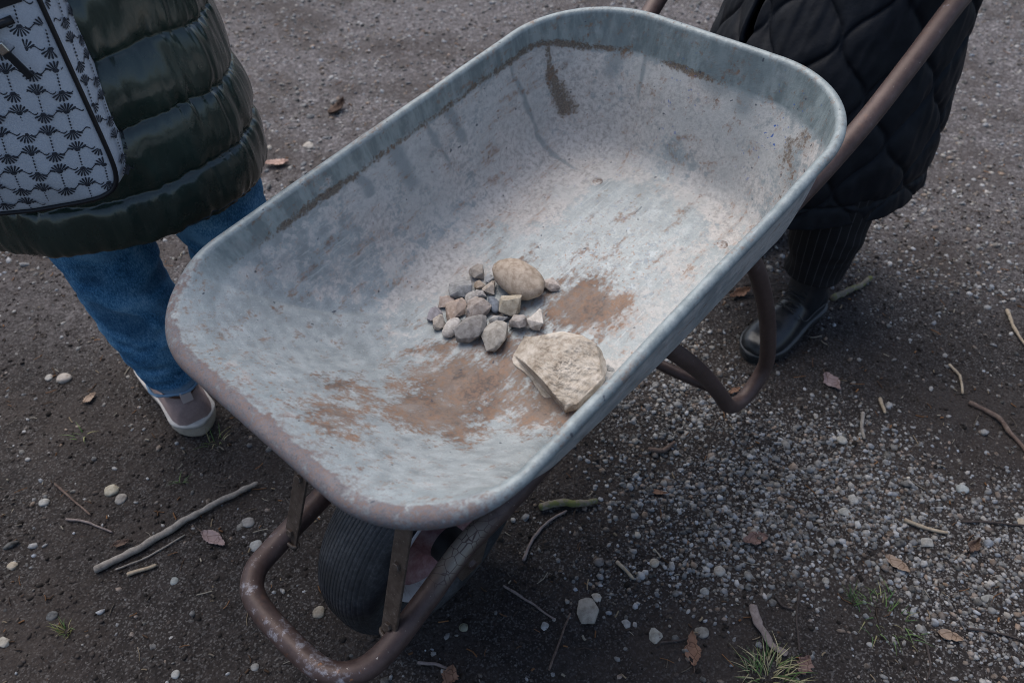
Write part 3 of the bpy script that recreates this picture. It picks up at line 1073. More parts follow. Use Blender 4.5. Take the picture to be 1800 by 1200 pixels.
def tray_material():
    m = M('galvanised_tray', .5, .0, .5)
    oc = m.oc()
    big = m.noise(7, 3, .6)
    mid = m.noise(28, 4, .65)
    fine = m.noise(120, 4, .7)
    grit = m.noise(420, 2, .7)
    spang = m.noise(55, 2, .5)
    # brushed scratches along the tray
    scr = m.noise(90, 3, .75, vec=m.map((.07, 2.6, 1.6), rot=(0, 0, .5)))
    scr2 = m.noise(80, 3, .75, vec=m.map((2.4, .09, 1.4), rot=(0, 0, .2), loc=(4, 4, 0)))
    zinc = m.ramp(mid, [(.32, (.25, .28, .29)), (.5, (.315, .348, .358)), (.68, (.38, .415, .425))])
    zinc = m.mix(.25, zinc, spang, 'OVERLAY')
    zinc = m.mix(m.math('MULTIPLY', m.smooth(scr, .56, .68), .7), zinc, (.43, .462, .47))
    zinc = m.mix(m.math('MULTIPLY', m.smooth(scr2, .60, .70), .3), zinc, (.19, .215, .225))
    zinc = m.mix(m.math('MULTIPLY', m.smooth(grit, .52, .68), .45), zinc, (.185, .21, .22))
    zinc = m.mix(m.math('MULTIPLY', m.smooth(fine, .55, .70), .4), zinc, (.41, .44, .435))
    zinc = m.mix(m.math('MULTIPLY', m.smooth(big, .45, .7), .35), zinc, (.29, .305, .30))
    band = m.mix(m.smooth(m.noise(46, 3, .7, vec=m.map((1, 1, .22))), .36, .66), (.135, .17, .18), (.235, .28, .288))
    c = m.mix(m.math('MULTIPLY', m.attr('band'), m.smooth(mid, .2, .5)), zinc, band)
    cem_n = m.math('ADD', m.math('MULTIPLY', mid, .6), m.math('MULTIPLY', fine, .4))
    cem = m.blot(m.attr('cement'), cem_n, 2.4, .42, .78)
    cemc = m.ramp(fine, [(.36, (.30, .275, .255)), (.5, (.46, .43, .405)), (.64, (.60, .565, .54))])
    cemc = m.mix(m.math('MULTIPLY', m.smooth(big, .4, .65), .6), cemc, (.43, .445, .44))
    c = m.mix(m.math('MULTIPLY', cem, .85), c, cemc)
    c = m.mix(m.math('MULTIPLY', m.smooth(m.noise(17, 3, .7, vec=m.map(loc=(8, 2, 5))), .56, .70), .25), c, (.22, .225, .22))
    c = m.mix(m.math('MULTIPLY', m.smooth(fine, .60, .68), .25), c, (.15, .145, .14))
    strk = m.blot(m.attr('streak'), cem_n, 1.6, .25, 1.0)
    c = m.mix(m.math('MULTIPLY', strk, .62), c, (.15, .19, .205))
    peel = m.math('MULTIPLY', m.smooth(m.noise(90, 3, .7), .565, .64), m.attr('peel'))
    c = m.mix(m.math('MULTIPLY', peel, .75), c, (.20, .235, .27))
    white = m.math('MULTIPLY', m.smooth(m.noise(75, 3, .75, vec=m.map(loc=(3, 1, 2))), .54, .66), m.attr('peel'))
    c = m.mix(m.math('MULTIPLY', white, .6), c, (.46, .50, .515))
    # dirt in the crease
    drt = m.blot(m.attr('dirt'), m.math('ADD', m.math('MULTIPLY', fine, .65), m.math('MULTIPLY', mid, .35)), 2.6, .34, .80)
    c = m.mix(m.math('MULTIPLY', drt, .88), c, m.ramp(grit, [(.35, (.055, .038, .027)), (.65, (.165, .125, .09))]))
    # rust
    stre = m.noise(34, 5, .7, vec=m.map((.35, 1.3, 1.2), rot=(0, 0, -.35)))
    rn = m.math('ADD', m.math('MULTIPLY', stre, .6), m.math('MULTIPLY', fine, .4))
    rbig = m.noise(20, 3, .65, vec=m.map((.6, 1.2, 1), rot=(0, 0, -.5), loc=(3, 7, 2)))
    rst = m.blot(m.attr('rust'), rn, 4.4, .08, .78)
    rc = m.ramp(m.math('ADD', m.math('MULTIPLY', fine, .5), m.math('MULTIPLY', stre, .5)),
                [(.34, (.09, .045, .028)), (.44, (.20, .125, .090)), (.52, (.265, .185, .14)), (.59, (.30, .15, .07)), (.68, (.34, .27, .225))])
    rc = m.mix(m.math('MULTIPLY', m.smooth(m.noise(330, 2, .5), .6, .7), .6), rc, (.07, .035, .022))
    rc = m.mix(m.smooth(rbig, .48, .64), rc, m.ramp(fine, [(.36, (.06, .030, .018)), (.5, (.155, .085, .05)), (.64, (.25, .12, .06))]))
    rc = m.mix(m.math('MULTIPLY', m.smooth(rbig, .44, .34), .6), rc, (.33, .28, .255))
    c = m.mix(m.math('MULTIPLY', rst, .84), c, m.mix(1.0, rc, (.68, .65, .61), 'MULTIPLY'))
    spk = m.math('MULTIPLY', m.smooth(m.noise(130, 3, .7, vec=m.map(loc=(7, 3, 1))), .59, .66), m.attr('speck'))
    c = m.mix(m.math('MULTIPLY', spk, .85), c, m.mix(grit, (.15, .085, .045), (.36, .17, .07)))
    # worn, rusting front lip
    ln = m.math('ADD', m.math('MULTIPLY', mid, .45), m.math('MULTIPLY', fine, .55))
    lip = m.blot(m.attr('lip'), ln, 3.2, .25, .95)
    lc = m.ramp(m.math('ADD', m.math('MULTIPLY', fine, .6), m.math('MULTIPLY', grit, .4)),
                [(.34, (.038, .027, .028)), (.43, (.095, .074, .078)), (.51, (.155, .128, .137)), (.56, (.18, .095, .062)), (.61, (.165, .128, .13)), (.70, (.30, .29, .305))])
    c = m.mix(m.math('MULTIPLY', lip, .88), c, m.mix(1.0, lc, (.80, .84, .88), 'MULTIPLY'))
    bare = m.math('MULTIPLY', m.smooth(mid, .5, .7), m.attr('edge'))
    c = m.mix(m.math('MULTIPLY', bare, .22), c, (.42, .45, .46))
    blue = m.math('MULTIPLY', m.smooth(m.noise(110, 2, .6, vec=m.map(loc=(2, 9, 4))), .66, .69), m.attr('paint'))
    c = m.mix(blue, c, (.05, .12, .36))
    dots = m.smooth(m.noise(95, 2, .4, vec=m.map(loc=(5, 5, 5))), .745, .76)
    c = m.mix(m.math('MULTIPLY', dots, .8), c, (.04, .05, .07))
    m.col(c)
    dull = m.math('MAXIMUM', m.math('MAXIMUM', rst, cem), m.math('MAXIMUM', drt, lip))
    m.set('Metallic', m.math('MULTIPLY', m.math('SUBTRACT', 1.0, dull), .12))
    m.set('Roughness', m.math('ADD', m.math('MULTIPLY', dull, .32), m.math('ADD', .40, m.math('MULTIPLY', mid, .22))))
    hgt = m.math('ADD', m.noise(190, 2, .75), m.math('MULTIPLY', m.noise(30, 1, .6), .9))
    m.nrm(m.bump(hgt, .42, .0014))
    return m.m


def tube_material():
    m = M('rusty_tube', .48, .25, .5)
    n1, n2, n3 = m.noise(16, 6, .65), m.noise(70, 6, .7), m.noise(300, 4, .7)
    c = m.ramp(m.math('ADD', m.math('MULTIPLY', n1, .5), m.math('MULTIPLY', n2, .5)),
               [(.3, (.034, .021, .019)), (.48, (.072, .046, .041)), (.62, (.098, .066, .060)), (.78, (.15, .11, .105))])
    bare = m.blot(m.attr('bare'), m.math('ADD', m.math('MULTIPLY', n2, .5), m.math('MULTIPLY', n1, .5)), 2.8, .36, .62)
    c = m.mix(m.math('MULTIPLY', bare, .85), c, m.ramp(n3, [(.3, (.17, .165, .19)), (.7, (.36, .36, .40))]))
    org = m.math('MULTIPLY', m.smooth(m.noise(48, 6, .7, vec=m.map(loc=(4, 2, 8))), .58, .68), m.attr('orange'))
    c = m.mix(m.math('MULTIPLY', org, .85), c, (.27, .115, .045))
    crust = m.math('MULTIPLY', m.smooth(m.vor(60, 'DISTANCE_TO_EDGE'), .012, .05), m.attr('crust'))
    c = m.mix(m.math('MULTIPLY', crust, .9), c, (.27, .235, .19))
    chip = m.smooth(m.noise(140, 2, .5, vec=m.map(loc=(9, 1, 3))), .725, .74)
    c = m.mix(m.math('MULTIPLY', chip, m.math('ADD', .25, m.attr('orange'))), c, (.42, .37, .33))
    m.col(c)
    m.set('Roughness', m.math('ADD', .36, m.math('MULTIPLY', n2, .34)))
    m.nrm(m.bump(m.math('ADD', m.math('MULTIPLY', n2, .6), m.math('ADD', m.math('MULTIPLY', n3, .3), m.math('MULTIPLY', crust, 1.2))), .4, .0011))
    return m.m


MAT_TUBE = tube_material()
_bm = bmesh.new(); _bm.from_mesh(tray_me); _bm.verts.ensure_lookup_table()
bmesh.ops.remove_doubles(_bm, verts=_bm.verts[:NO], dist=.002)
_bm.to_mesh(tray_me); _bm.free(); tray_me.shade_smooth()
tray = obj('tray', tray_me, tray_material(), barrow, TRAY_MW)
sol = tray.modifiers.new('sheet', 'SOLIDIFY')
sol.thickness = .0022
sol.offset = -1
bpy.context.view_layer.update()
tray_bvh = BVHTree.FromPolygons([TRAY_MW @ v.co for v in tray_me.vertices], [tuple(p.vertices) for p in tray_me.polygons])


def tray_hit(u, v):
    h = tray_bvh.ray_cast(Vector((0, 0, CAM_H)), Vector(ray(u, v)).normalized())
    nn = h[1]
    if nn.dot(Vector(ray(u, v))) > 0:
        nn = -nn
    return np.array(h[0]), np.array(nn)


# ---- tube frame: one bent tube from handle to handle round the wheel
def td(s, t, d):
    return BC + s * BA + t * BB - d * BN


right_pts = [bw(.02, .138, -1.2), bw(.12, .132, -1.176), bw(.215, .124, -1.15), bw(.315, .138, -1.105), bw(.56, .152, -1.018), bw(.80, .175, -.915),
             bw(.97, .216, -.838), bw(1.14, .240, -.75), bw(1.29, .248, -.675), bw(1.43, .254, -.60), bw(1.60, .262, -.545), bw(1.72, .264, -.525)]
left_pts = [bw(.02, -.138, -1.2), bw(.12, -.140, -1.176), bw(.215, -.140, -1.15), bw(.315, -.142, -1.105), bw(.56, -.152, -1.018), bw(.80, -.175, -.915),
            bw(.97, -.218, -.838), bw(1.11, -.25, -.757), bw(1.235, -.282, -.70), bw(1.43, -.30, -.60), bw(1.60, -.30, -.545), bw(1.72, -.30, -.525)]
front_pts = [bw(-.03, -.125, -1.203), bw(-.058, -.085, -1.204), bw(-.064, 0, -1.204), bw(-.058, .085, -1.204), bw(-.03, .125, -1.203)]
path = catmull(left_pts[::-1] + front_pts + right_pts, 14)
rings = tube_rings(path, .0192, 24)
frame_me = loft(rings, True, name='frame')
pv = rings.reshape(-1, 3)
nv = (rings - path[:, None]).reshape(-1, 3) / .0192
ss, tt = (pv - BC) @ BH, (pv - BC) @ BB
fattr(frame_me, 'bare', np.clip(sstep(.0, -.05, ss) * .30 * sstep(-.5, .6, nv[:, 2]) + .06, 0, 1))
fattr(frame_me, 'orange', sstep(.08, -.05, ss) * sstep(-.02, .09, tt) + .12)
cr = np.exp(-((ss - .20) / .045) ** 2) * np.exp(-((nv @ UP - .75) / .35) ** 2) * (tt > 0)
fattr(frame_me, 'crust', np.clip(cr * 1.4, 0, 1))
frame = obj('frame_tube', frame_me, MAT_TUBE, barrow)


def zero_attrs(me, bare=.05, orange=.1):
    n = len(me.vertices)
    fattr(me, 'bare', np.full(n, bare)); fattr(me, 'orange', np.full(n, orange)); fattr(me, 'crust', np.zeros(n))
    return me


# grips
m = M('black_grip', .6)
m.col(m.ramp(m.noise(60, 4), [(.3, (.012, .012, .013)), (.7, (.03, .03, .032))]))
MAT_GRIP = m.m
for pts in (right_pts, left_pts):
    p = catmull([np.array(q_) for q_ in pts[-3:]], 20)[18:]
    rad = .0235 + .0015 * np.cos(np.arange(len(p)) * 2.2)
    p = np.vstack([p, p[-1] + (p[-1] - p[-2]) * 1.5])
    obj('grip', tube(p, np.r_[rad, .018], 20), MAT_GRIP, barrow)

# legs: bent tubes under the rear of the tray
for sg in (1, -1):
    lp = catmull([bw(.645, sg * .172, -.965), bw(.71, sg * .197, -1.04), bw(.80, sg * .208, -1.152), bw(.875, sg * .222, -1.262), bw(.92, sg * .231, -1.332), bw(.965, sg * .236, -1.356), bw(1.01, sg * .24, -1.344), bw(1.04, sg * .242, -1.305),
                  bw(1.035, sg * .242, -1.25), bw(.972, sg * .238, -1.1), bw(.905, sg * .226, -.965), bw(.865, sg * .205, -.885)], 10)
    lm = tube(lp, .0168, 18)
    obj('leg', zero_attrs(lm, .02, .05), MAT_TUBE, barrow)
cb = catmull([bw(.845, .216, -1.222), bw(.82, .12, -1.212), bw(.815, 0, -1.21), bw(.82, -.12, -1.212), bw(.845, -.216, -1.222)], 8)
obj('cross_brace', zero_attrs(tube(cb, .012, 14), .02, .05), MAT_TUBE, barrow)

# flat struts from the front loop up to the tray
m = M('strut_steel', .5, .2)
n2 = m.noise(60, 6, .7)
sc = m.ramp(n2, [(.3, (.045, .03, .022)), (.5, (.085, .062, .048)), (.7, (.12, .092, .075))])
sc = m.mix(m.math('MULTIPLY', m.smooth(m.noise(200, 3), .62, .7), .5), sc, (.24, .21, .18))
m.col(sc); m.nrm(m.bump(n2, .3, .001))
MAT_STRUT = m.m
for sg in (1, -1):
    p0, p1 = bw(.04, sg * .124, -1.207), bw(.158, sg * .104, -.862)
    ax = p1 - p0; L = np.linalg.norm(ax); ax /= L
    xd = np.array(BB); xd = xd - ax * (xd @ ax); xd /= np.linalg.norm(xd)
    yd = np.cross(ax, xd)
    R3 = Matrix((xd, yd, ax)).transposed()
    bar = box_mesh(.031, .005, L, .0012, (0, 0, 0), None)
    o = obj('front_strut', bar, MAT_STRUT, barrow, Matrix.Translation((p0 + p1) / 2) @ R3.to_4x4())
    for kk in (.035, .16):                               # hexagon bolt heads
        bc_ = p0 + ax * kk
        hx = [bc_ - yd * sgn_ + .0075 * (math.cos(q_) * xd + math.sin(q_) * ax) for sgn_ in (0,) for q_ in np.linspace(0, 2 * math.pi, 6, endpoint=False)]
        fwd_ = yd if yd @ BH < 0 else -yd
        rg_ = [np.array(hx) + fwd_ * .002, np.array(hx) + fwd_ * .0075, np.array(hx) * .85 + bc_ * .15 + fwd_ * .0085]
        obj('bolt_head', loft(rg_, True, smooth=False), MAT_STRUT, o)
    wb = np.array([p0 + ax * .012 + xd * .0165 * math.cos(q_) + yd * .007 * math.sin(q_) for q_ in np.linspace(0, 2 * math.pi, 22)])
    wb += .0012 * np.c_[vnoise(wb * 300, 3), vnoise(wb * 300, 4), vnoise(wb * 300, 5)]
    obj('weld_bead', tube(wb, .0035, 8), MAT_STRUT, o)

# axle brackets hung from the tubes
WC = bw(.234, 0, -CAM_H + .211)
for sg in (1, -1):
    tz = -1.142
    t0 = .128 if sg > 0 else -.14
    outl = [(.175, tz - .012), (.31, tz + .018), (.292, tz - .03), (.258, -CAM_H + .183), (.21, -CAM_H + .183)]
    th0, th1 = t0 - sg * .012, t0 - sg * .017
    A_ = [bw(s, th0, z) for s, z in outl]; B_ = [bw(s, th1, z) for s, z in outl]
    n = len(outl)
    F = [tuple(range(n))[::-1] if sg > 0 else tuple(range(n)), tuple(range(n, 2 * n)) if sg > 0 else tuple(range(n, 2 * n))[::-1]]
    F += [(i, (i + 1) % n, n + (i + 1) % n, n + i) for i in range(n)]
    obj('axle_bracket', mesh(A_ + B_, F, False), MAT_STRUT, barrow)


# ---- wheel: lathe round the axle (axis = across)
def lathe(prof, seg=96, close=False):
    """prof: list of (radius, lateral) -> mesh round BB at WC"""
    th = np.linspace(0, 2 * np.pi, seg, endpoint=False)
    pr = np.array(prof)
    ring = [WC + BB * lt + r * (np.cos(th)[:, None] * BH + np.sin(th)[:, None] * UP) for r, lt in pr]
    ring = np.array(ring)
    if close:
        ring = np.vstack([ring, ring[:1]])
    return loft(ring, False, name='lathe', flip=True)


RW, HW = .211, .062
tp = []
ng = 9
for k in range(0, 121):                              # tread with circumferential ribs
    x = -1 + 2 * k / 120
    lat = x * HW
    crown = .030 * (abs(x) ** 3.0)
    g = abs(math.sin((x * ng) * math.pi / 1.0))
    groove = .0046 * max(0, 1 - g / .35) if abs(x) < .93 else 0
    tp.append((RW - crown - groove, lat))
sidew = [(RW - .042, HW * 1.03), (RW - .058, HW * 1.0), (RW - .072, HW * .93), (RW - .084, HW * .82), (RW - .09, HW * .72)]
tp = [(r, -l) for r, l in sidew[::-1]] + tp + sidew
m = M('tyre_rubber', .62, 0, .5)
n1, n2 = m.noise(20, 5, .6), m.noise(140, 5, .7)
rc_ = m.ramp(m.math('ADD', m.math('MULTIPLY', n1, .5), m.math('MULTIPLY', n2, .5)), [(.34, (.008, .009, .011)), (.5, (.022, .024, .028)), (.66, (.07, .072, .077))])
rc_ = m.mix(m.math('MULTIPLY', m.smooth(m.noise(9, 6, .7), .5, .75), .35), rc_, (.11, .10, .09))
m.col(rc_); m.nrm(m.bump(m.math('ADD', n2, m.math('MULTIPLY', m.vor(170), .6)), .35, .0012))
wheel = obj('wheel', lathe(tp, 128), m.m, barrow)
m = M('white_rim', .5)
m.col(m.mix(m.smooth(m.noise(40, 6, .7), .5, .72), (.42, .40, .41), (.17, .13, .12)))
MAT_RIMW = m.m
m = M('faded_red_plastic', .55)
rn = m.noise(30, 6, .7)
m.col(m.ramp(rn, [(.34, (.11, .032, .036)), (.5, (.21, .10, .105)), (.66, (.30, .20, .20))]))
MAT_RED = m.m
for sg in (1, -1):
    rimp = [(RW - .088, .9), (RW - .093, .93), (RW - .100, .90), (RW - .104, .80), (RW - .108, .55)]
    obj('rim_ring', lathe([(r, sg * l * HW) for r, l in rimp], 96), MAT_RIMW, wheel)
    dsk = [(RW - .106, .58), (RW - .115, .38), (.07, .22), (.045, .30), (.038, .62), (.030, .95)]
    obj('rim_disc', lathe([(r, sg * l * HW) for r, l in dsk], 96), MAT_RED, wheel)
    hub = [(.033, .6), (.034, 1.18), (.030, 1.3), (.014, 1.32), (.013, 1.5), (.0001, 1.5)]
    obj('hub_cap', lathe([(r, sg * l * HW) for r, l in hub], 48), MAT_GRIP, wheel)
ax = np.array([WC - BB * .135, WC, WC + BB * .123])
obj('axle', zero_attrs(tube(ax, .009, 14)), MAT_TUBE, barrow)

# carriage bolts through the tray floor
m = M('bolt_steel', .55, .4)
m.col(m.ramp(m.noise(180, 5, .7), [(.36, (.14, .10, .08)), (.5, (.27, .25, .24)), (.64, (.36, .37, .38))]))
MAT_BOLT = m.m
for (u, v, sl) in ((1050, 320, True), (1270, 432, False)):
    p, nn = tray_hit(u, v)
    ring = []
    x_, y_ = BA, BB
    th = np.linspace(0, 2 * np.pi, 28, endpoint=False)
    for r, h in ((.0115, -.001), (.0115, .0012), (.0108, .002), (.0085, .0028), (.004, .0031), (.0008, .0032)):
        ring.append(p + r * (np.cos(th)[:, None] * x_ + np.sin(th)[:, None] * y_) + h * BN)
    obj('bolt_head', loft(ring, True, flip=True), MAT_BOLT, barrow)

# ------------------------------------------------------------------ STONES LYING IN THE TRAY
MAT_STONE = stone_mat('tray_stone', 1.5, .85, spots=.6)
SG = 'stones lying in the tray'


def frame_at(u, v, ang):
    """tray point, surface normal and the direction along the surface that runs at ang degrees in the picture"""
    p, nn = tray_hit(u, v)
    nn = nn * .5 + BN * .5
    nn /= np.linalg.norm(nn)
    r2 = ray(u + 8 * math.cos(math.radians(ang)), v - 8 * math.sin(math.radians(ang)))
    o = np.array([0, 0, CAM_H])
    k = ((p - o) @ nn) / (r2 @ nn)
    xd = o + r2 * k - p
    xd -= nn * (xd @ nn)
    xd /= np.linalg.norm(xd)
    yd = np.cross(nn, xd)
    scale = ((p - o) @ np.array([0, math.cos(PITCH), -math.sin(PITCH)])) / FPX
    return p, nn, xd, yd, scale


def cam_shift(p, h):
    """slide a point towards the camera's foot so that a body h/2 high is seen centred where p was"""
    d = p - np.array([0, 0, CAM_H])
    return p + d / abs(d @ BN) * (-h * .5)


stones = [  # u, v, full width px, full height px, angle, height factor, kind, colour, label
    (914, 499, 94, 60, -32, .62, 'r', (.33, .28, .23), 'large smooth tan river stone, biggest rounded stone in the tray'),
    (840, 484, 30, 25, -20, .7, 'f', (.25, .23, .21), 'small brownish stone at the top of the heap beside the tan river stone'),
    (860, 492, 20, 17, 20, .6, 'f', (.26, .29, .33), 'tiny blue-grey stone tucked against the left of the tan river stone'),
    (815, 511, 52, 36, 28, .55, 'f', (.235, .25, .265), 'speckled bluish stone at the upper left of the heap'),
    (863, 509, 27, 24, 50, .6, 'f', (.34, .31, .28), 'small rounded tan stone under the left end of the river stone'),
    (844, 503, 20, 15, 20, .6, 'f', (.28, .235, .19), 'tiny brown stone below the small brownish top stone'),
    (846, 521, 22, 20, 0, .6, 'f', (.29, .29, .30), 'small light grey stone in the middle of the heap'),
    (828, 527, 31, 15, 68, .8, 'r', (.33, .33, .33), 'slim pale upright stone in the middle of the heap'),
    (783, 534, 32, 21, 15, .6, 'f', (.33, .275, .25), 'pinkish oval stone at the upper left edge of the heap'),
    (801, 547, 44, 31, 40, .6, 'f', (.36, .29, .245), 'pinkish tan stone with a broken edge at the left of the heap'),
    (765, 555, 31, 23, 55, .6, 'f', (.235, .23, .265), 'purple-grey stone, leftmost of the heap'),
    (773, 570, 30, 24, 50, .6, 'f', (.34, .315, .285), 'tan wedge-shaped stone below the purple-grey stone'),
    (795, 579, 40, 23, 52, .65, 'r', (.42, .415, .41), 'pale grey oval stone at the lower left edge of the heap'),
    (839, 546, 46, 35, 30, .6, 'f', (.275, .245, .23), 'brown-grey broken stone in the centre of the heap'),
    (869, 539, 34, 17, -68, .8, 'r', (.115, .145, .195), 'dark slate-blue oval stone in the heap'),
    (899, 542, 44, 38, 55, .75, 'f', (.325, .30, .245), 'olive-tan lumpy stone right of the slate-blue stone'),
    (832, 584, 60, 44, 22, .65, 'f', (.18, .18, .185), 'dark grey angular stone at the lower edge of the heap'),
    (817, 567, 22, 14, 20, .6, 'f', (.22, .235, .25), 'small bluish stone behind the dark grey angular stone'),
    (878, 567, 32, 21, 10, .7, 'f', (.27, .285, .30), 'blue-grey stone behind the flat grey wedge stone'),
    (876, 596, 58, 46, 42, .55, 'f', (.275, .27, .255), 'flat grey wedge-shaped stone, lowest of the heap'),
    (912, 573, 36, 31, -25, .75, 'f', (.275, .265, .265), 'rounded grey stone between the olive-tan stone and the big slab'),
    (943, 568, 32, 34, 10, .8, 'f', (.45, .44, .42), 'whitish blocky stone just above the big pale slab'),
    (970, 501, 27, 31, 45, .5, 'f', (.31, .285, .28), 'pinkish grey stone right of the tan river stone'),
    (1026, 702, 24, 12, 40, .6, 'f', (.37, .34, .315), 'small pale stone peeping out below the big slab by the right rim'),
    (1069, 648, 14, 22, 60, .5, 'f', (.22, .24, .26), 'small bluish stone behind the right corner of the big slab'),
]
for k, (u, v, w, h, ang, hf, kd, colr, lab) in enumerate(stones):
    p, nn, xd, yd, sc = frame_at(u, v + h * .12, ang)
    rx, ry = w * sc / 2 * 1.12, h * sc / 2 * 1.2
    rz = min(rx, ry) * hf * 1.15
    colr = tuple(c_ * f_ for c_, f_ in zip(colr, (1.32, 1.25, 1.18)))
    me = facet_mesh(rx, ry, rz, colr, 500 + k, 8, .06, .08) if kd == 'f' else stone_mesh(rx, ry, rz, colr, 500 + k, 0, ICO3, .13, 1.0)
    R3 = Matrix((xd, yd, nn)).transposed().to_4x4()
    o = obj('stone', me, MAT_STONE, None, Matrix.Translation(p + nn * rz * .95) @ R3)
    tag(o, lab, 'stone', SG)

# the big pale slab of broken limestone
m = M('limestone', .88, 0, .25)
f1, f2, f3 = m.noise(18, 6, .65), m.noise(90, 6, .7), m.noise(360, 3, .7)
c = m.ramp(m.math('ADD', m.math('MULTIPLY', f1, .55), m.math('MULTIPLY', f2, .45)), [(.38, (.19, .155, .12)), (.46, (.36, .31, .255)), (.53, (.46, .41, .35)), (.63, (.60, .55, .49))])
c = m.mix(m.math('MULTIPLY', m.smooth(m.noise(32, 5, .7, vec=m.map(loc=(2, 4, 1))), .55, .7), .45), c, (.33, .285, .24))
m.col(c)
m.nrm(m.bump(m.math('ADD', m.math('MULTIPLY', f2, .9), m.math('MULTIPLY', f3, .4)), .55, .002))
slab_px = [(891, 610), (912, 588), (930, 592), (958, 587), (989, 581), (1023, 589), (1044, 601), (1059, 616), (1064, 645), (1062, 662), (1039, 686), (1013, 709), (990, 716), (968, 708), (950, 688), (929, 662), (904, 638)]
o0 = np.array([0, 0, CAM_H])
p0, n0 = tray_hit(975, 665)
top_h = .045


def on_plane(u, v, h, tilt=0.0):
    r = ray(u, v)
    nn = BN
    k = ((p0 + nn * h - o0) @ nn) / (r @ nn)
    return o0 + r * k


rim_h = np.array([.026, .038, .040, .044, .048, .048, .044, .040, .032, .026, .018, .010, .004, .004, .006, .010, .016])
uvo = np.array(slab_px, float)
ns_ = len(uvo)
uvd, hd_ = [], []
for i in range(ns_):
    for k in range(8):
        t = k / 8
        uvd.append(uvo[i] * (1 - t) + uvo[(i + 1) % ns_] * t)
        hd_.append(rim_h[i] * (1 - t) + rim_h[(i + 1) % ns_] * t)
uvd, hd_ = np.array(uvd), np.array(hd_)
cuv = np.array([985., 645.])
jag = 1 + .016 * vnoise(np.c_[uvd / 9, np.zeros(len(uvd))], 5) + .02 * vnoise(np.c_[uvd / 22, np.zeros(len(uvd))], 6)
uvd = cuv + (uvd - cuv) * jag[:, None]
nd = len(uvd)


def slab_h(u, v):
    low_left = ((u - 891) * 106 - (v - 610) * 94) / 141.7
    low_right = ((716 - v) * 55 + (1064 - u) * 75) / 93.0
    rd = ((u - 1002) * 66 + (v - 606) * 48) / 81.6                    # px right of the ridge line
    along = ((v - 606) * 66 - (u - 1002) * 48) / 81.6
    top = .057 - .00016 * along
    h = np.minimum(top - .00020 * rd, top + .00034 * rd)               # two breaks meeting in a ridge
    h = np.minimum(h, top - .004 + .0011 * (rd + 34))                  # lower step at the far left
    h = np.minimum(h, .004 + .0048 * np.clip(low_left, 0, None))
    h = np.minimum(h, .016 + .0017 * np.clip(low_right, 0, None))
    h = np.minimum(h, .030 + .0016 * np.clip(1064 - u, 0, None))
    h = np.minimum(h, .042 + .0016 * np.clip(v - 583 - .12 * np.abs(u - 990), 0, None))
    return h


rr = []
for k in range(60):
    w = (k / 60)
    q = uvd * (1 - w) + cuv * w
    h = slab_h(q[:, 0], q[:, 1])
    n3 = np.c_[q / 30, np.zeros(nd)]
    n4 = np.c_[(q[:, 0] + q[:, 1] * .6) / 34, (q[:, 1] - q[:, 0] * .3) / 9, np.zeros(nd)]
    h = h + .0022 * fbm(n3, 2, 77) + .0016 * np.round(fbm(n4, 3, 81) * 4) / 4 + .0010 * fbm(n3 * 6, 2, 78) + .0006 * vnoise(n3 * 18, 79)
    rr.append(np.array([on_plane(a_, b_, c_) for (a_, b_), c_ in zip(q, h)]))
top_rows = rr[::-1]
dense = rr[0]
cen = dense.mean(0)
side_rows = []
for k in range(1, 13):
    w = k / 12
    base = cen + (dense - cen) * (1.0 - .12 * w ** 1.5)
    hgt = ((dense - p0) @ BN) * (1 - w) + (-.002) * w
    q = base - BN * ((base - p0) @ BN)[:, None] + BN * hgt[:, None]
    q = q + (dense - cen) / np.linalg.norm(dense - cen, axis=1)[:, None] * (.003 * math.sin(math.pi * w ** .7) + .004 * fbm(q * 55, 3, 79)[:, None])
    side_rows.append(q)
rings = np.array(top_rows + side_rows)
obj_c = Matrix.Translation(cen)
slab_me = loft(rings - cen, True, name='slab', smooth=True)
slab = obj('stone', slab_me, m.m, None, obj_c)
tag(slab, 'big pale limestone slab with broken ridged top, largest stone in the tray', 'stone', SG)
# loose crumbs beside the slab
for k, (u, v, s, colr, lab) in enumerate(((1024, 707, 8, (.16, .15, .14), 'dark crumb of stone by the right rim below the slab'),
                                          (950, 432, 4, (.07, .08, .10), 'tiny dark chip alone on the tray floor above the heap'))):
    p, nn, xd, yd, sc = frame_at(u, v, 20)
    o = obj('stone_chip', facet_mesh(s * sc / 2 * 1.3, s * sc / 2, s * sc / 3, colr, 700 + k), MAT_STONE, None, Matrix.Translation(p + nn * s * sc / 4) @ Matrix((xd, yd, nn)).transposed().to_4x4())
    tag(o, lab, 'stone chip', 'chips in the tray')

# loose grit round the stones
gv, gf, gc = [], [], []
r3 = np.random.default_rng(99)
spots = [(1066, 652, 14, 40), (1030, 700, 16, 40), (905, 560, 45, 60), (850, 560, 50, 50), (960, 540, 60, 50), (820, 680, 110, 60), (700, 720, 90, 40), (1080, 470, 70, 25)]
for (u0, v0, spd, cnt) in spots:
    for k in range(cnt):
        uu, vv = u0 + r3.normal(0, spd * .5), v0 + r3.normal(0, spd * .4)
        hp, hn_ = tray_hit(uu, vv)
        if abs((hp - p0) @ BN) > .05:
            continue
        rs = r3.uniform(.0006, .0018)
        V0, F0 = ICO1
        P_ = hp + hn_ * rs * .5 + V0 * rs * r3.uniform(.6, 1.2, 3) * (1 + .3 * r3.normal(0, .5, (len(V0), 1)))
        gf.append(F0 + len(gv) * len(V0))
        gv.append(P_)
        gc.append(np.tile(np.array([1.0, .85, .72]) * r3.uniform(.04, .24), (len(V0), 1)))
gme = np_mesh(np.vstack(gv), np.vstack(gf), False, 'grit')
cattr(gme, 'tint', np.vstack(gc))
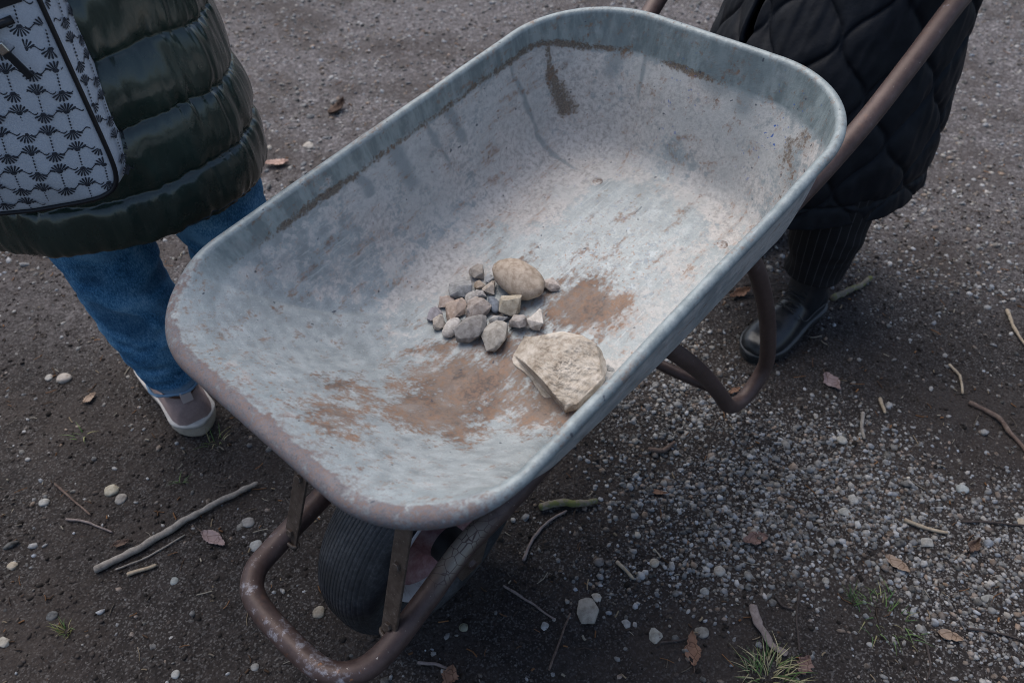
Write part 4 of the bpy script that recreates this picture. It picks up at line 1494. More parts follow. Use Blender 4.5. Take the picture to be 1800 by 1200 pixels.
gm = M('tray_grit', .95, 0, .2); gm.col(gm.attr('tint', 'Color'))
tag(obj('grit', gme, gm.m), 'loose grit and rust crumbs on the tray floor', 'grit', kind='stuff')

# ------------------------------------------------------------------ PEOPLE
def ell_ring(c, fw, rt, a_lat, a_dep, N, k=2.3):
    """superellipse ring round c; starts at the person's back, runs over the right side"""
    th = np.linspace(0, 2 * np.pi, N, endpoint=False)
    x = np.sign(np.sin(th)) * np.abs(np.sin(th)) ** (2 / k)
    y = -np.sign(np.cos(th)) * np.abs(np.cos(th)) ** (2 / k)
    return c + a_lat * x[:, None] * rt + a_dep * y[:, None] * fw


def capsule_chain(pts, rads, N=14):
    path = catmull(pts, 6) if len(pts) > 2 else np.linspace(pts[0], pts[1], 7)
    r = np.interp(np.linspace(0, 1, len(path)), np.linspace(0, 1, len(rads)), rads)
    T0, T1 = path[0] - path[1], path[-1] - path[-2]
    T0 /= np.linalg.norm(T0); T1 /= np.linalg.norm(T1)
    pre = [path[0] + T0 * r[0] * f for f in (.95, .75, .4)]
    post = [path[-1] + T1 * r[-1] * f for f in (.4, .75, .95)]
    path = np.vstack([pre, path, post])
    r = np.r_[r[0] * .3, r[0] * .66, r[0] * .92, r, r[-1] * .92, r[-1] * .66, r[-1] * .3]
    return tube(path, r, N)


def ellipsoid(c, rx, ry, rz, X, Y):
    v, f = ICO3
    p = c + v[:, :1] * rx * X + v[:, 1:2] * ry * Y + v[:, 2:] * rz * UP
    return np_mesh(p, f)


def hand_parts(wrist, d, n, grip=False, r=.0085):
    """palm and five fingers from a wrist along d, back of hand n"""
    s = np.cross(d, n)
    ms = [capsule_chain([wrist, wrist + d * .045, wrist + d * .085], [.024, .034, .036])]
    for k, L in enumerate((.062, .072, .068, .052)):
        b0 = wrist + d * .085 + s * (.030 - .02 * k)
        cu = .5 if grip else .25
        p1 = b0 + (d * math.cos(cu) - n * math.sin(cu)) * L * .45
        p2 = p1 + (d * math.cos(cu * 2.6) - n * math.sin(cu * 2.6)) * L * .32
        p3 = p2 + (d * math.cos(cu * 4.4) - n * math.sin(cu * 4.4)) * L * .26
        ms.append(capsule_chain([b0, p1, p2, p3], [r, r, r * .92, r * .8], 8))
    t0 = wrist + d * .03 + s * .032
    ms.append(capsule_chain([t0, t0 + (d * .6 + s * .7) * .035, t0 + (d * .85 + s * .3 - n * .4) * .065], [.012, .0105, .009], 8))
    return ms


m = M('skin', .55, 0, .4)
m.col(m.ramp(m.noise(30, 4), [(.3, (.42, .25, .19)), (.7, (.52, .33, .26))]))
m.set('Subsurface Weight', .08)
MAT_SKIN = m.m


def hair_mat(name, c0, c1):
    m = M(name, .5, 0, .4)
    n = m.noise(90, 4, .6, vec=m.map((1, 1, .08)))
    m.col(m.ramp(n, [(.3, c0), (.7, c1)]))
    m.nrm(m.bump(n, .6, .004))
    return m.m


def make_body(root, base, fw, rt, legs, arms, grip, hairmat, lean=0.0):
    """one continuous body (legs, trunk, arms, hands, neck, head) under the clothes"""
    ms = []
    C0 = lambda z, f=0.0, r=0.0: np.array([base[0], base[1], 0]) + fw * (f + lean * max(0, z - .9)) + rt * r + UP * z
    for lg in legs:
        ms.append(capsule_chain([C0(.92, 0, lg['side'] * .09)] + lg['pts'], [.085, .06, .042, .036]))
        ft = lg['pts'][-1]
        ms.append(capsule_chain([ft + UP * -.02, ft + lg['dir'] * .09 - UP * .045, ft + lg['dir'] * .16 - UP * .055], [.036, .034, .026]))
    ms.append(capsule_chain([C0(.93), C0(1.08), C0(1.25, .01), C0(1.38, .0)], [.135, .125, .14, .12]))
    for sd in (-1, 1):
        ms.append(capsule_chain([C0(1.42, 0, sd * .06), C0(1.41, 0, sd * .17)], [.06, .058]))
    ms.append(capsule_chain([C0(1.42), C0(1.50, .01), C0(1.56, .02)], [.06, .052, .055]))
    hc = C0(1.645, .035)
    ms.append(ellipsoid(hc, .074, .092, .112, rt, fw))
    ms.append(ellipsoid(hc - UP * .055 + fw * .02, .056, .07, .065, rt, fw))
    ms.append(capsule_chain([hc + fw * .088 + UP * .012, hc + fw * .108 - UP * .022], [.008, .014], 8))      # nose
    for sd in (-1, 1):
        ms.append(ellipsoid(hc + rt * sd * .074 - UP * .008 - fw * .005, .010, .020, .030, rt, fw))           # ears
    for sd, sh, el, wr, hd, hn in arms:
        ms.append(capsule_chain([sh, el, wr], [.05, .042, .028]))
        ms += hand_parts(wr, hd, hn, grip)
    body = obj('body', remesh(join_meshes(ms), .0075, 3, 'body'), MAT_SKIN, root)
    v, f = ICO3                                                                                              # hair: a cap over skull and nape
    hv = hc + v[:, :1] * .084 * rt + v[:, 1:2] * .102 * fw + v[:, 2:] * .122 * UP + UP * .012 - fw * .012
    front = (v[:, 1] > .25) & (v[:, 2] < .45)
    hv[front] = hc + v[front, :1] * .062 * rt + v[front, 1:2] * .07 * fw + v[front, 2:] * .09 * UP
    low = (v[:, 2] < -.3) & (v[:, 1] < .2)
    hv[low] += -UP * (.14 * (-.3 - v[low, 2:]) / .7)
    hv += (fw * 0 + UP) * (.004 * vnoise(v * 6)[:, None])
    obj('hair', np_mesh(hv, f), hairmat, body)
    em = M('eye', .2); em.col((.03, .025, .02))
    lm = M('lips', .5); lm.col((.38, .17, .15))
    for sd in (-1, 1):
        obj('eye', ellipsoid(hc + fw * .083 + rt * sd * .031 + UP * .012, .012, .008, .007, rt, fw), em.m, body)
    obj('mouth', ellipsoid(hc + fw * .086 - UP * .058, .022, .008, .006, rt, fw), lm.m, body)
    return body


# ---- shoes
def shoe_sections(heel, d, L, W, prof, N=28):
    """rings along the foot: prof rows (t, half width factor, height, lateral shift)"""
    s = np.cross(d, UP)
    rings = []
    th = np.linspace(0, 2 * np.pi, N, endpoint=False)
    for (t, wf, h, sh, z0) in prof:
        c = heel + d * L * t + s * sh * W
        y = np.cos(th) * W * wf
        z = np.where(np.sin(th) > 0, np.sin(th) ** .8 if False else np.sign(np.sin(th)) * np.abs(np.sin(th)) ** .75, 0) * (h - z0) + z0
        z = np.where(np.sin(th) <= 0, z0 + .006 * np.sin(th), z)
        rings.append(c + y[:, None] * s + z[:, None] * UP)
    return np.array(rings)


def sole_mesh(heel, d, L, W, z0, z1, widths, flare=1.0, toe_up=0.0):
    """outline extruded; widths rows (t, left, right)"""
    s = np.cross(d, UP)
    w = np.array(widths)
    tt = np.linspace(0, 1, 30)
    l_, r_ = [np.interp(tt, w[:, 0], w[:, k]) for k in (1, 2)]
    rnd = np.sqrt(np.clip(1 - (np.clip((.16 - tt) / .16, 0, 1)) ** 2, 0.02, 1)) * np.sqrt(np.clip(1 - (np.clip((tt - .80) / .2, 0, 1)) ** 2.2, .02, 1))
    def line(sc, z):
        A = [heel + d * L * t + s * (-W * a * q * sc) + UP * (z + toe_up * max(0, t - .75) ** 2) for t, a, q in zip(tt, l_, rnd)]
        B = [heel + d * L * t + s * (W * a * q * sc) + UP * (z + toe_up * max(0, t - .75) ** 2) for t, a, q in zip(tt, r_, rnd)]
        return np.array(A + B[::-1])
    return loft([line(.9 * flare, z0), line(.985 * flare, z0 + .004), line(1.0, (z0 + z1) / 2), line(1.0, z1 - .003), line(.96, z1)], True)


# ============ person at the left: dark green puffer coat, jeans, beige sneakers, seen from behind
AZ = math.radians(28)
FW1, RT1 = np.array([-math.sin(AZ), math.cos(AZ), 0]), np.array([math.cos(AZ), math.sin(AZ), 0])
B1 = np.array([-.735, 1.29, 0])
p1 = thing('person', 'person seen from behind in a dark green puffer coat, jeans and beige sneakers', 'person', tuple(B1))
FD1 = np.array([-.6, .8, 0]); FD1 /= np.linalg.norm(FD1)
FD1b = np.array([-.45, .9, 0]); FD1b /= np.linalg.norm(FD1b)
legs1 = [dict(side=-1, pts=[np.array([-.798, 1.228, .52]), np.array([-.772, 1.214, .30]), np.array([-.757, 1.208, .085])], dir=FD1),
         dict(side=1, pts=[np.array([-.578, 1.30, .52]), np.array([-.556, 1.31, .30]), np.array([-.54, 1.32, .085])], dir=FD1b)]
C1 = lambda z, f=0.0, r=0.0: B1 + FW1 * f + RT1 * r + UP * z
arms1 = [(sd, C1(1.41, 0, sd * .19), C1(1.16, -.03, sd * .29), C1(1.08, .17, sd * .20), (FW1 * .6 - RT1 * sd * .7 - UP * .4) / np.linalg.norm(FW1 * .6 - RT1 * sd * .7 - UP * .4), RT1 * sd) for sd in (-1, 1)]
arms1 = [(a[0], a[1], a[2], a[3], a[4], (a[5] - a[4] * (a[5] @ a[4])) / np.linalg.norm(a[5] - a[4] * (a[5] @ a[4]))) for a in arms1]
make_body(p1, B1, FW1, RT1, legs1, arms1, False, hair_mat('brown_hair', (.03, .018, .012), (.09, .055, .035)))

# glossy quilted coat, one puff between each pair of seams
m = M('green_puffer', .33, 0, .55)
w1 = m.noise(20, 4, .6, vec=m.map((1, 1, .35)))
m.col(m.ramp(w1, [(.3, (.011, .023, .018)), (.7, (.022, .040, .032))]))
m.set('Roughness', m.math('ADD', .17, m.math('MULTIPLY', m.noise(16, 3), .2)))
m.nrm(m.bump(m.math('ADD', w1, m.math('MULTIPLY', m.noise(75, 3, .65, vec=m.map((1, 1, .5))), .14)), .35, .010))
m.set('Coat Weight', .35)
MAT_PUFF = m.m
SEAMS = np.array([.605, .70, .808, .916, 1.022, 1.128, 1.232, 1.33, 1.42, 1.49])


def puff_coat(B, FW, RT, zs, lat, dep, seams, N, amp, fwd=None):
    rings = []
    th = np.linspace(0, 2 * np.pi, N, endpoint=False)
    for z in zs:
        a, b_ = np.interp(z, lat[0], lat[1]), np.interp(z, dep[0], dep[1])
        base = ell_ring(B + UP * z + FW * (0 if fwd is None else np.interp(z, fwd[0], fwd[1])), FW, RT, a, b_, N)
        ctr = B + UP * z
        out = base - ctr
        out[:, 2] = 0
        out /= np.linalg.norm(out, axis=1)[:, None]
        pp = np.c_[np.cos(th) * 2.2, np.sin(th) * 2.2, np.full(N, z * 3)]
        zz = z + .010 * vnoise(pp, 11) + .004 * vnoise(pp * 3, 12)
        k = np.clip(np.searchsorted(seams, zz) - 1, 0, len(seams) - 2)
        ph = np.clip((zz - seams[k]) / (seams[k + 1] - seams[k]), 0, 1)
        dome = np.clip(4 * ph * (1 - ph), 0, 1) ** .42
        near = np.exp(-np.minimum(ph, 1 - ph) / .16)
        q = np.c_[np.cos(th) * 14, np.sin(th) * 14, np.full(N, z * 9)]
        q2 = np.c_[np.cos(th) * 4.5, np.sin(th) * 4.5, np.full(N, z * 11)]
        wr = .0065 * near * vnoise(q + 3 * k[:, None], 15) * dome + .0055 * vnoise(q2 + np.c_[np.zeros(N), np.zeros(N), th * 2.0], 16) * dome + .002 * vnoise(q * 1.3 + 5, 17) * dome + .0016 * vnoise(q * 3.1 + 9, 18) * dome * (.4 + near)
        crease = -.010 * np.exp(-((vnoise(q2 * .8 + 7, 19)) / .07) ** 2) * dome * sstep(.1, .5, vnoise(q2 * .5, 20))
        side = -.012 * np.exp(-((th - 1.52) / .035) ** 2)                    # side seam
        base = base + out * (amp * dome - .006 + wr + side + .0045 * near * vnoise(q * 1.9 + 31, 22))[:, None]
        rings.append(base)
    return np.array(rings)


zs = np.r_[np.linspace(.605, 1.15, 190), np.linspace(1.16, 1.49, 40)]
lat1 = ([.57, .70, .85, 1.1, 1.3, 1.42, 1.49], [.262, .258, .24, .21, .21, .20, .085])
dep1 = ([.57, .70, .85, 1.1, 1.3, 1.42, 1.49], [.235, .235, .22, .185, .16, .125, .08])
rings = puff_coat(B1, FW1, RT1, zs, lat1, dep1, SEAMS, 420, .016)
inner = [B1 + UP * .609 + (rings[0] - B1 - UP * .605) * .965, B1 + UP * .67 + (rings[0] - B1 - UP * .605) * .93]
rings = np.vstack([np.array(inner[::-1]), rings])
coat1 = obj('coat', loft(rings, False, name='coat'), MAT_PUFF, p1)
for sd, sh, el, wr, hd, hn in arms1:                                          # sleeves
    pth = catmull([sh - RT1 * sd * .05, sh + RT1 * sd * .02 - UP * .04, (sh + el) / 2 + RT1 * sd * .01, el, (el + wr) / 2, wr], 12)
    t = np.linspace(0, 1, len(pth))
    rad = (.088 - .028 * t) * (1 + .13 * np.abs(np.sin(t * math.pi * 7)) ** .5) - .008
    obj('sleeve', tube(pth, rad, 40), MAT_PUFF, coat1)
# hood lying on the back and collar
obj('collar', loft([ell_ring(C1(z), FW1, RT1, a, a * .95, 60) for z, a in ((1.455, .11), (1.47, .125), (1.50, .12), (1.535, .105), (1.545, .09), (1.53, .082))], False), MAT_PUFF, coat1)

# jeans
m = M('denim', .85, 0, .2)
tw = m.noise(380, 3, .8, vec=m.map((1, 1, .45)))
fd = m.noise(14, 4, .6)
dc = m.ramp(m.math('ADD', m.math('MULTIPLY', tw, .55), m.math('MULTIPLY', fd, .45)), [(.36, (.013, .056, .12)), (.46, (.036, .135, .26)), (.54, (.09, .24, .40)), (.64, (.22, .39, .54))])
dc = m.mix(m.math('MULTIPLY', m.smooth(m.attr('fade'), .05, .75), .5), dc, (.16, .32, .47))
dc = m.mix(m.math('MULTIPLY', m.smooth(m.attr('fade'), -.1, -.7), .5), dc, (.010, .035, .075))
dc = m.mix(m.math('MULTIPLY', m.attr('hem'), .75), dc, (.22, .31, .40))
m.col(dc)
m.nrm(m.bump(m.math('ADD', tw, m.math('MULTIPLY', m.noise(50, 3), .8)), .35, .002))
MAT_DENIM = m.m


def trouser_leg(axis_pts, rads, N=120, n=150, wr_amp=.013, seed=0, hem_w=.022):
    ax_ = catmull(axis_pts, 30)
    t = np.linspace(0, 1, len(ax_))
    idx = np.linspace(0, len(ax_) - 1, n)
    ax_ = np.stack([np.interp(idx, np.arange(len(ax_)), ax_[:, k]) for k in range(3)], 1)
    r = np.interp(np.linspace(0, 1, n), np.linspace(0, 1, len(rads)), rads)
    rg = tube_rings(ax_, r, N)
    out = (rg - ax_[:, None]) / r[:, None, None]
    q = rg * np.array([9, 9, 26]) + seed
    w = vnoise(q.reshape(-1, 3) + .35 * np.c_[rg.reshape(-1, 3)[:, 2] * 0, rg.reshape(-1, 3)[:, 2] * 0, rg.reshape(-1, 3)[:, 0] * 40], 23).reshape(n, N)
    w2 = vnoise(rg.reshape(-1, 3) * np.array([24, 24, 60]) + seed, 24).reshape(n, N)
    amt = wr_amp * (.45 + .55 * np.abs(np.linspace(-1, 1, n)))[:, None]
    rg = rg + out * (amt * w + amt * .35 * w2)[..., None]
    L = np.r_[0, np.cumsum(np.linalg.norm(np.diff(ax_, axis=0), axis=1))]
    hem = sstep(hem_w, hem_w * .3, L[-1] - L)
    inn = ax_[-1] + (rg[-1] - ax_[-1]) * .93
    rg = np.vstack([rg, inn[None], (inn + UP * .05)[None]])
    me = loft(rg, False)
    fattr(me, 'hem', np.repeat(np.r_[hem, 1, 0], N))
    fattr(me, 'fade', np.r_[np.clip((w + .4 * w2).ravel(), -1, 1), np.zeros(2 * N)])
    return me


jl = []
for lg, top in ((legs1[0], C1(.90, 0, -.09)), (legs1[1], C1(.90, 0, .09))):
    a_, b_, c_ = lg['pts']
    end = c_ + UP * .045
    jl.append(trouser_leg([top, (top + a_) / 2, a_, b_, (b_ + end) / 2, end], [.105, .10, .092, .080, .068, .060], seed=3 * lg['side']))
hips = loft([ell_ring(C1(z), FW1, RT1, a, b_, 60) for z, a, b_ in ((.80, .15, .12), (.86, .185, .135), (.93, .19, .14), (1.02, .17, .125))], False)
fattr(hips, 'hem', np.zeros(len(hips.vertices)))
for j, lg in zip(jl, legs1):
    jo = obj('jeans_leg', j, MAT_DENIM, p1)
    ec_ = lg['pts'][2] + UP * .047
    hr = np.array([ec_ + .0605 * (math.cos(q_) * FW1 + math.sin(q_) * RT1) * (1 + .04 * math.sin(5 * q_)) for q_ in np.linspace(0, 2 * math.pi, 50)])
    hme = tube(hr, .0036 + .0008 * np.sin(np.arange(50) * 2.1), 8)
    fattr(hme, 'hem', np.full(len(hme.vertices), .9)); fattr(hme, 'fade', np.full(len(hme.vertices), .3))
    obj('hem', hme, MAT_DENIM, jo)
obj('jeans_hip', hips, MAT_DENIM, p1)

# beige sneakers
m = M('beige_suede', .9, 0, .2)
sn = m.noise(160, 4, .7)
m.col(m.ramp(m.math('ADD', m.math('MULTIPLY', sn, .5), m.math('MULTIPLY', m.noise(25, 3), .5)), [(.3, (.23, .165, .15)), (.7, (.36, .27, .25))]))
m.nrm(m.bump(sn, .3, .0012))
MAT_SUEDE = m.m
m = M('sneaker_sole', .7)
m.col(m.ramp(m.noise(40, 5, .7), [(.3, (.30, .255, .205)), (.7, (.44, .39, .32))]))
MAT_SOLE = m.m
m = M('sole_welt', .6); m.col(m.ramp(m.noise(60, 4), [(.3, (.40, .37, .34)), (.7, (.55, .52, .48))])); MAT_WELT = m.m
m = M('pale_tab', .7); m.col((.50, .42, .40)); MAT_TAB = m.m
m = M('brown_lining', .8); m.col((.085, .038, .025)); MAT_LIN = m.m
m = M('eyelet', .4, .5); m.col((.03, .03, .032)); MAT_EYE = m.m
SHOE_PROF = [(.015, .42, .055, 0, .022), (.05, .68, .088, 0, .022), (.12, .80, .097, 0, .022), (.22, .82, .094, 0, .022), (.32, .82, .092, 0, .022), (.42, .86, .090, 0, .022),
             (.55, .95, .078, 0, .022), (.68, 1.0, .066, 0, .022), (.80, .96, .057, 0, .022), (.90, .80, .050, 0, .022), (.97, .50, .040, 0, .022), (.995, .2, .03, 0, .022)]
SOLE_W = [(0, .74, .74), (.12, .84, .84), (.35, .80, .74), (.6, .98, .96), (.75, 1.02, 1.0), (1, .75, .85)]
for lg, wlk in ((legs1[0], True), (legs1[1], False)):
    d = lg['dir']
    gh = .006
    heel = np.array([lg['pts'][2][0], lg['pts'][2][1], gh]) - d * .075
    L, W = .325, .062
    s_ = np.cross(d, UP)
    upr = join_meshes([loft(shoe_sections(heel, d, L, W * .93, SHOE_PROF), True), capsule_chain([heel + d * .075 + UP * .05, heel + d * .072 + UP * .085], [.040, .039], 20)])
    sh_ = obj('sneaker', remesh(upr, .0042, 4, 'sneaker'), MAT_SUEDE, p1)
    obj('sole', sole_mesh(heel - d * .006, d, L * 1.02, W, -.004, .030, SOLE_W, .93), MAT_SOLE, sh_)
    obj('welt', sole_mesh(heel - d * .008, d, L * 1.035, W * 1.035, .026, .036, SOLE_W, 1.0), MAT_WELT, sh_)
    tabc = heel + d * .014 + UP * .112
    Rm = Matrix((d, s_, UP)).transposed()
    obj('heel_tab', box_mesh(.005, .024, .034, .0015, tabc, Rm), MAT_TAB, sh_)
    cr = [heel + d * (.072 + .046 * math.cos(a)) + s_ * (.036 * math.sin(a)) + UP * (.112 + .006 * math.cos(a)) for a in np.linspace(0, 2 * math.pi, 28)]
    obj('collar_lining', tube(np.array(cr), .0058, 8), MAT_LIN, sh_)
    for t in (.46, .52, .58):
        for sd in (-1, 1):
            obj('eyelet', ellipsoid(heel + d * L * t + s_ * sd * W * .55 + UP * (.092 - .1 * (t - .42)), .004, .004, .003, d, s_), MAT_EYE, sh_)
    for t in (.47, .53, .59):
        q = [heel + d * L * (t + .01 * sd) + s_ * sd * W * .5 + UP * (.098 - .105 * (t - .42) + .004 * (1 - sd * sd)) for sd in (-1, -.5, 0, .5, 1)]
        obj('lace', tube(catmull(q, 4), .0026, 6), MAT_TAB, sh_)

# ============ patterned backpack on that person's back
BAZ = math.radians(13)
BF, BR = np.array([-math.sin(BAZ), math.cos(BAZ), 0]), np.array([math.cos(BAZ), math.sin(BAZ), 0])
bag_corner = np.array([-.602, 1.045, 0.742])                       # lower right outer corner
BAGW, BAGH, BAGD = .285, .40, .115
bag = thing('backpack', 'pale grey backpack with dark fan print and black trim on the green coat', 'backpack', tuple(bag_corner - BR * BAGW / 2 + BF * .05))
BO = bag_corner - BR * BAGW + BF * 0


def bag_front(u, v):
    """front panel point: u 0..1 left to right, v 0..1 bottom to top; bulging"""
    u, v = np.asarray(u, float), np.asarray(v, float)
    wob = .0035 * np.sin(9 * u + 5 * v) * np.sin(6 * v + 2 * u + 1) + .002 * np.sin(23 * u - 14 * v)
    bul = wob * np.clip(1 - (2 * u - 1) ** 8, 0, 1) + .028 * (1 - (2 * u - 1) ** 2) * (1 - (2 * v - 1) ** 4)
    zb = -.022 * np.sin(np.pi * np.clip(u, 0, 1)) * (1 - v) ** 2
    wid = 1 - .10 * v
    x = (u - .5) * wid * BAGW + BAGW / 2
    return BO + x[..., None] * BR - bul[..., None] * BF + (v * BAGH + zb)[..., None] * UP


m = M('bag_canvas', .8, 0, .3)
wv = m.noise(500, 2, .6)
m.col(m.ramp(m.math('ADD', m.math('MULTIPLY', wv, .6), m.math('MULTIPLY', m.noise(12, 3), .4)), [(.3, (.43, .46, .51)), (.7, (.58, .61, .66))]))
m.nrm(m.bump(wv, .35, .001))
MAT_CANVAS = m.m
m = M('bag_ink', .7, 0, .3); m.col(m.ramp(m.noise(300, 2), [(.3, (.016, .019, .026)), (.7, (.05, .055, .07))])); MAT_INK = m.m
m = M('black_leather', .45, 0, .4); m.col((.008, .009, .012)); m.nrm(m.bump(m.noise(260, 3), .25, .0008)); MAT_BLK = m.m
m = M('bright_metal', .25, 1.0); m.col((.62, .60, .57)); MAT_MET = m.m
# outline with rounded corners, rings from panel centre out, over the edge and round the gusset
NB = 160
th = np.linspace(0, 2 * np.pi, NB, endpoint=False)
e_ = .2
ux = .5 + .5 * np.sign(np.cos(th)) * np.abs(np.cos(th)) ** e_
vx = .5 + .5 * np.sign(np.sin(th)) * np.abs(np.sin(th)) ** e_
rows = [bag_front(.5 + (ux - .5) * w, .5 + (vx - .5) * w) for w in (.02, .15, .3, .45, .6, .72, .82, .9, .96, 1.0)]
edge = rows[-1]
cb = edge.mean(0)
for k in range(1, 9):
    w = k / 8
    o_ = edge - cb
    o_ = o_ - BF * (o_ @ BF)[:, None]
    o_ /= np.linalg.norm(o_, axis=1)[:, None]
    rows.append(edge + BF * (BAGD * w) + o_ * (.012 * math.sin(math.pi * w)))
for w in (.9, .5, .05):
    rows.append(cb + BF * BAGD + (edge + BF * 0 - cb) * w)
pack = obj('bag_body', loft(rows, True, flip=True), MAT_CANVAS, bag)
obj('piping', tube(np.vstack([edge, edge[:2]]) - BF * .002, .0036, 8, False), MAT_BLK, pack)
obj('piping', tube(np.vstack([edge, edge[:2]]) + BF * BAGD, .0036, 8, False), MAT_BLK, pack)

# printed fans, wavy lines and beaded uprights: flat print laid on the cloth
pv_, pf_ = [], []


def gus(u, v):
    """right gusset: u 0..1 from the front edge backwards, v 0..1 up"""
    p = bag_front(np.ones_like(u) * .999, v)
    return p + (u * BAGD)[..., None] * BF + (.012 * np.sin(np.pi * u) + .0012)[..., None] * BR


def poly(fn, pts):
    pts = np.array(pts)
    q = fn(pts)
    k = len(pv_)
    pv_.extend([tuple(x) for x in q])
    pf_.append(tuple(range(k, k + len(pts))))


def front_map(pts):                     # metres on the panel -> world, a hair in front of the cloth
    u, v = pts[:, 0] / BAGW, pts[:, 1] / BAGH
    return bag_front(np.clip(u, .01, .99), np.clip(v, .004, .99)) - BF * .0012


def gus_map(pts):
    return gus(np.clip(pts[:, 0] / BAGD, .01, .99), np.clip(pts[:, 1] / BAGH, .02, .98))


def motif(fn, x, y, s, flip, lo, hi, rot):
    c_, s_2 = math.cos(rot), math.sin(rot)
    def T(a):
        a = np.array(a) * np.array([1, -1 if flip else 1]) * s
        a = np.stack([a[:, 0] * c_ - a[:, 1] * s_2, a[:, 0] * s_2 + a[:, 1] * c_], 1) + np.array([x, y])
        return a
    def ok(a): return a[:, 0].min() > lo and a[:, 0].max() < hi
    for k in range(7):                                                     # fan petals
        a = math.radians(-66 + 22 * k)
        d_, e2 = np.array([math.sin(a), math.cos(a)]), np.array([math.cos(a), -math.sin(a)])
        q = T([d_ * .18 - e2 * .03, d_ * .62 - e2 * .072, d_ * .74 - e2 * .045, d_ * .74 + e2 * .045, d_ * .62 + e2 * .072, d_ * .18 + e2 * .03])
        if ok(q): poly(fn, q)
    q = T([(-.22, .02), (-.12, .16), (.12, .16), (.22, .02), (.12, -.12), (-.12, -.12)])
    if ok(q): poly(fn, q)
    for k, w in ((0, .06), (1, .08), (2, .07), (3, .05)):                            # beads on the upright
        yc = -.28 - .26 * k
        q = T([(0, yc + .1), (-w, yc), (0, yc - .1), (w, yc)])
        if ok(q): poly(fn, q)
    for (xa, xb, f0) in ((.34, 1.30, 1),):                                 # wavy link to the neighbour
        n_ = 8
        top = [(xa + (xb - xa) * t, .05 + .16 * math.sin(t * 2 * math.pi) * f0 + .035) for t in np.linspace(0, 1, n_)]
        for i in range(n_ - 1):
            q = T([(top[i][0], top[i][1] - .10), top[i], top[i + 1], (top[i + 1][0], top[i + 1][1] - .10)])
            if ok(q): poly(fn, q)


CELL = .0232
for i in range(-4, 18):
    for j in range(-4, 18):
        x = i * CELL * 1.28 + (j % 2) * CELL * .0 - .01 + j * .005
        y = j * CELL * 1.25 - i * .0065 + .02
        if -.0 < x < BAGW and .01 < y < BAGH:
            motif(front_map, x, y, CELL * .80, (i + j) % 2 == 1, .006, BAGW - .006, -.16)
        if -.0 < x < BAGD and .01 < y < BAGH:
            motif(gus_map, x, y, CELL * .80, (i + j) % 2 == 0, .004, BAGD - .004, -.10)
obj('printed_pattern', mesh(pv_, pf_, False), MAT_INK, pack)

# zip pocket: black band, zip, slider with pull
band = []
for v0 in (.70, .735, .78, .80):
    uu = np.linspace(.06, .93, 24)
    band.append(bag_front(uu, v0 + .075 * (uu - .5)) - BF * .0028)
obj('zip_band', loft(np.array(band), False, wrap=False, flip=True), MAT_BLK, pack)
zp = bag_front(np.linspace(.05, .86, 20), .655 + .09 * (np.linspace(.05, .86, 20) - .5)) - BF * .003
obj('zip', tube(zp, .0055, 8), MAT_BLK, pack)
sl = bag_front(np.array(.74), np.array(.672)) - BF * .008
ringp = [sl + BR * .010 * math.cos(a) + UP * .007 * math.sin(a) for a in np.linspace(0, 2 * math.pi, 16)]
zl = obj('zip_slider', tube(np.array(ringp), .0028, 8), MAT_MET, pack)
pe = sl + BR * .030 - UP * .062 - BF * .004
dd_ = (pe - sl) / np.linalg.norm(pe - sl)
sd_ = np.cross(dd_, BF)
Rz = Matrix((sd_ / np.linalg.norm(sd_), BF, dd_)).transposed()
obj('pull_strap', box_mesh(.0105, .003, .050, .001, (sl + pe) / 2 + dd_ * .01, Rz), MAT_BLK, zl)
obj('pull_clasp', box_mesh(.0135, .0055, .014, .0015, sl + dd_ * .024, Rz), MAT_MET, zl)
# shoulder straps over the coat
for sd in (-1, 1):
    sp = catmull([C1(1.12, -.22, sd * .12), C1(1.30, -.20, sd * .11), C1(1.44, -.13, sd * .10), C1(1.485, .0, sd * .10), C1(1.40, .15, sd * .12), C1(1.22, .205, sd * .15), C1(1.05, .17, sd * .22)], 10)
    st_ = tube_rings(sp, .017, 12)
    obj('strap', loft(st_, True), MAT_BLK, bag)

# ============ person at the right: black quilted coat, striped trousers, black boots, facing the camera
FW2, RT2 = -BH, -BB                                               # facing down the barrow; her right is -across
s2, t2 = 1.625, .0
B2 = BC + s2 * BH + t2 * BB
B2[2] = 0
p2 = thing('person', 'person in a long black quilted coat and black boots holding the wheelbarrow handles', 'person', tuple(B2))
FD2 = np.array([-.73, -.685, 0]); FD2 /= np.linalg.norm(FD2)
FD2b = np.array([-.64, -.77, 0]); FD2b /= np.linalg.norm(FD2b)
C2 = lambda z, f=0.0, r=0.0: B2 + FW2 * f + RT2 * r + UP * z
legs2 = [dict(side=-1, pts=[np.array([.770, 1.575, .50]), np.array([.757, 1.54, .30]), np.array([.755, 1.532, .085])], dir=FD2),
         dict(side=1, pts=[C2(.50, -.02, .10), C2(.30, -.10, .11), C2(.085, -.14, .11)], dir=FD2b)]
arms2 = []
for sd, hp in ((-1, right_pts[10]), (1, left_pts[10])):
    hp = np.array(hp)
    hd = (FW2 * .75 - UP * .66); hd /= np.linalg.norm(hd)
    wr = hp - FW2 * .05 + UP * .055
    hn = FW2 * .66 + UP * .75; hn /= np.linalg.norm(hn)
    arms2.append((sd, C2(1.41, 0, sd * .19), C2(1.14, -.10, sd * .285), wr, hd, hn))
make_body(p2, B2, FW2, RT2, legs2, arms2, True, hair_mat('dark_hair', (.012, .009, .008), (.04, .028, .022)))

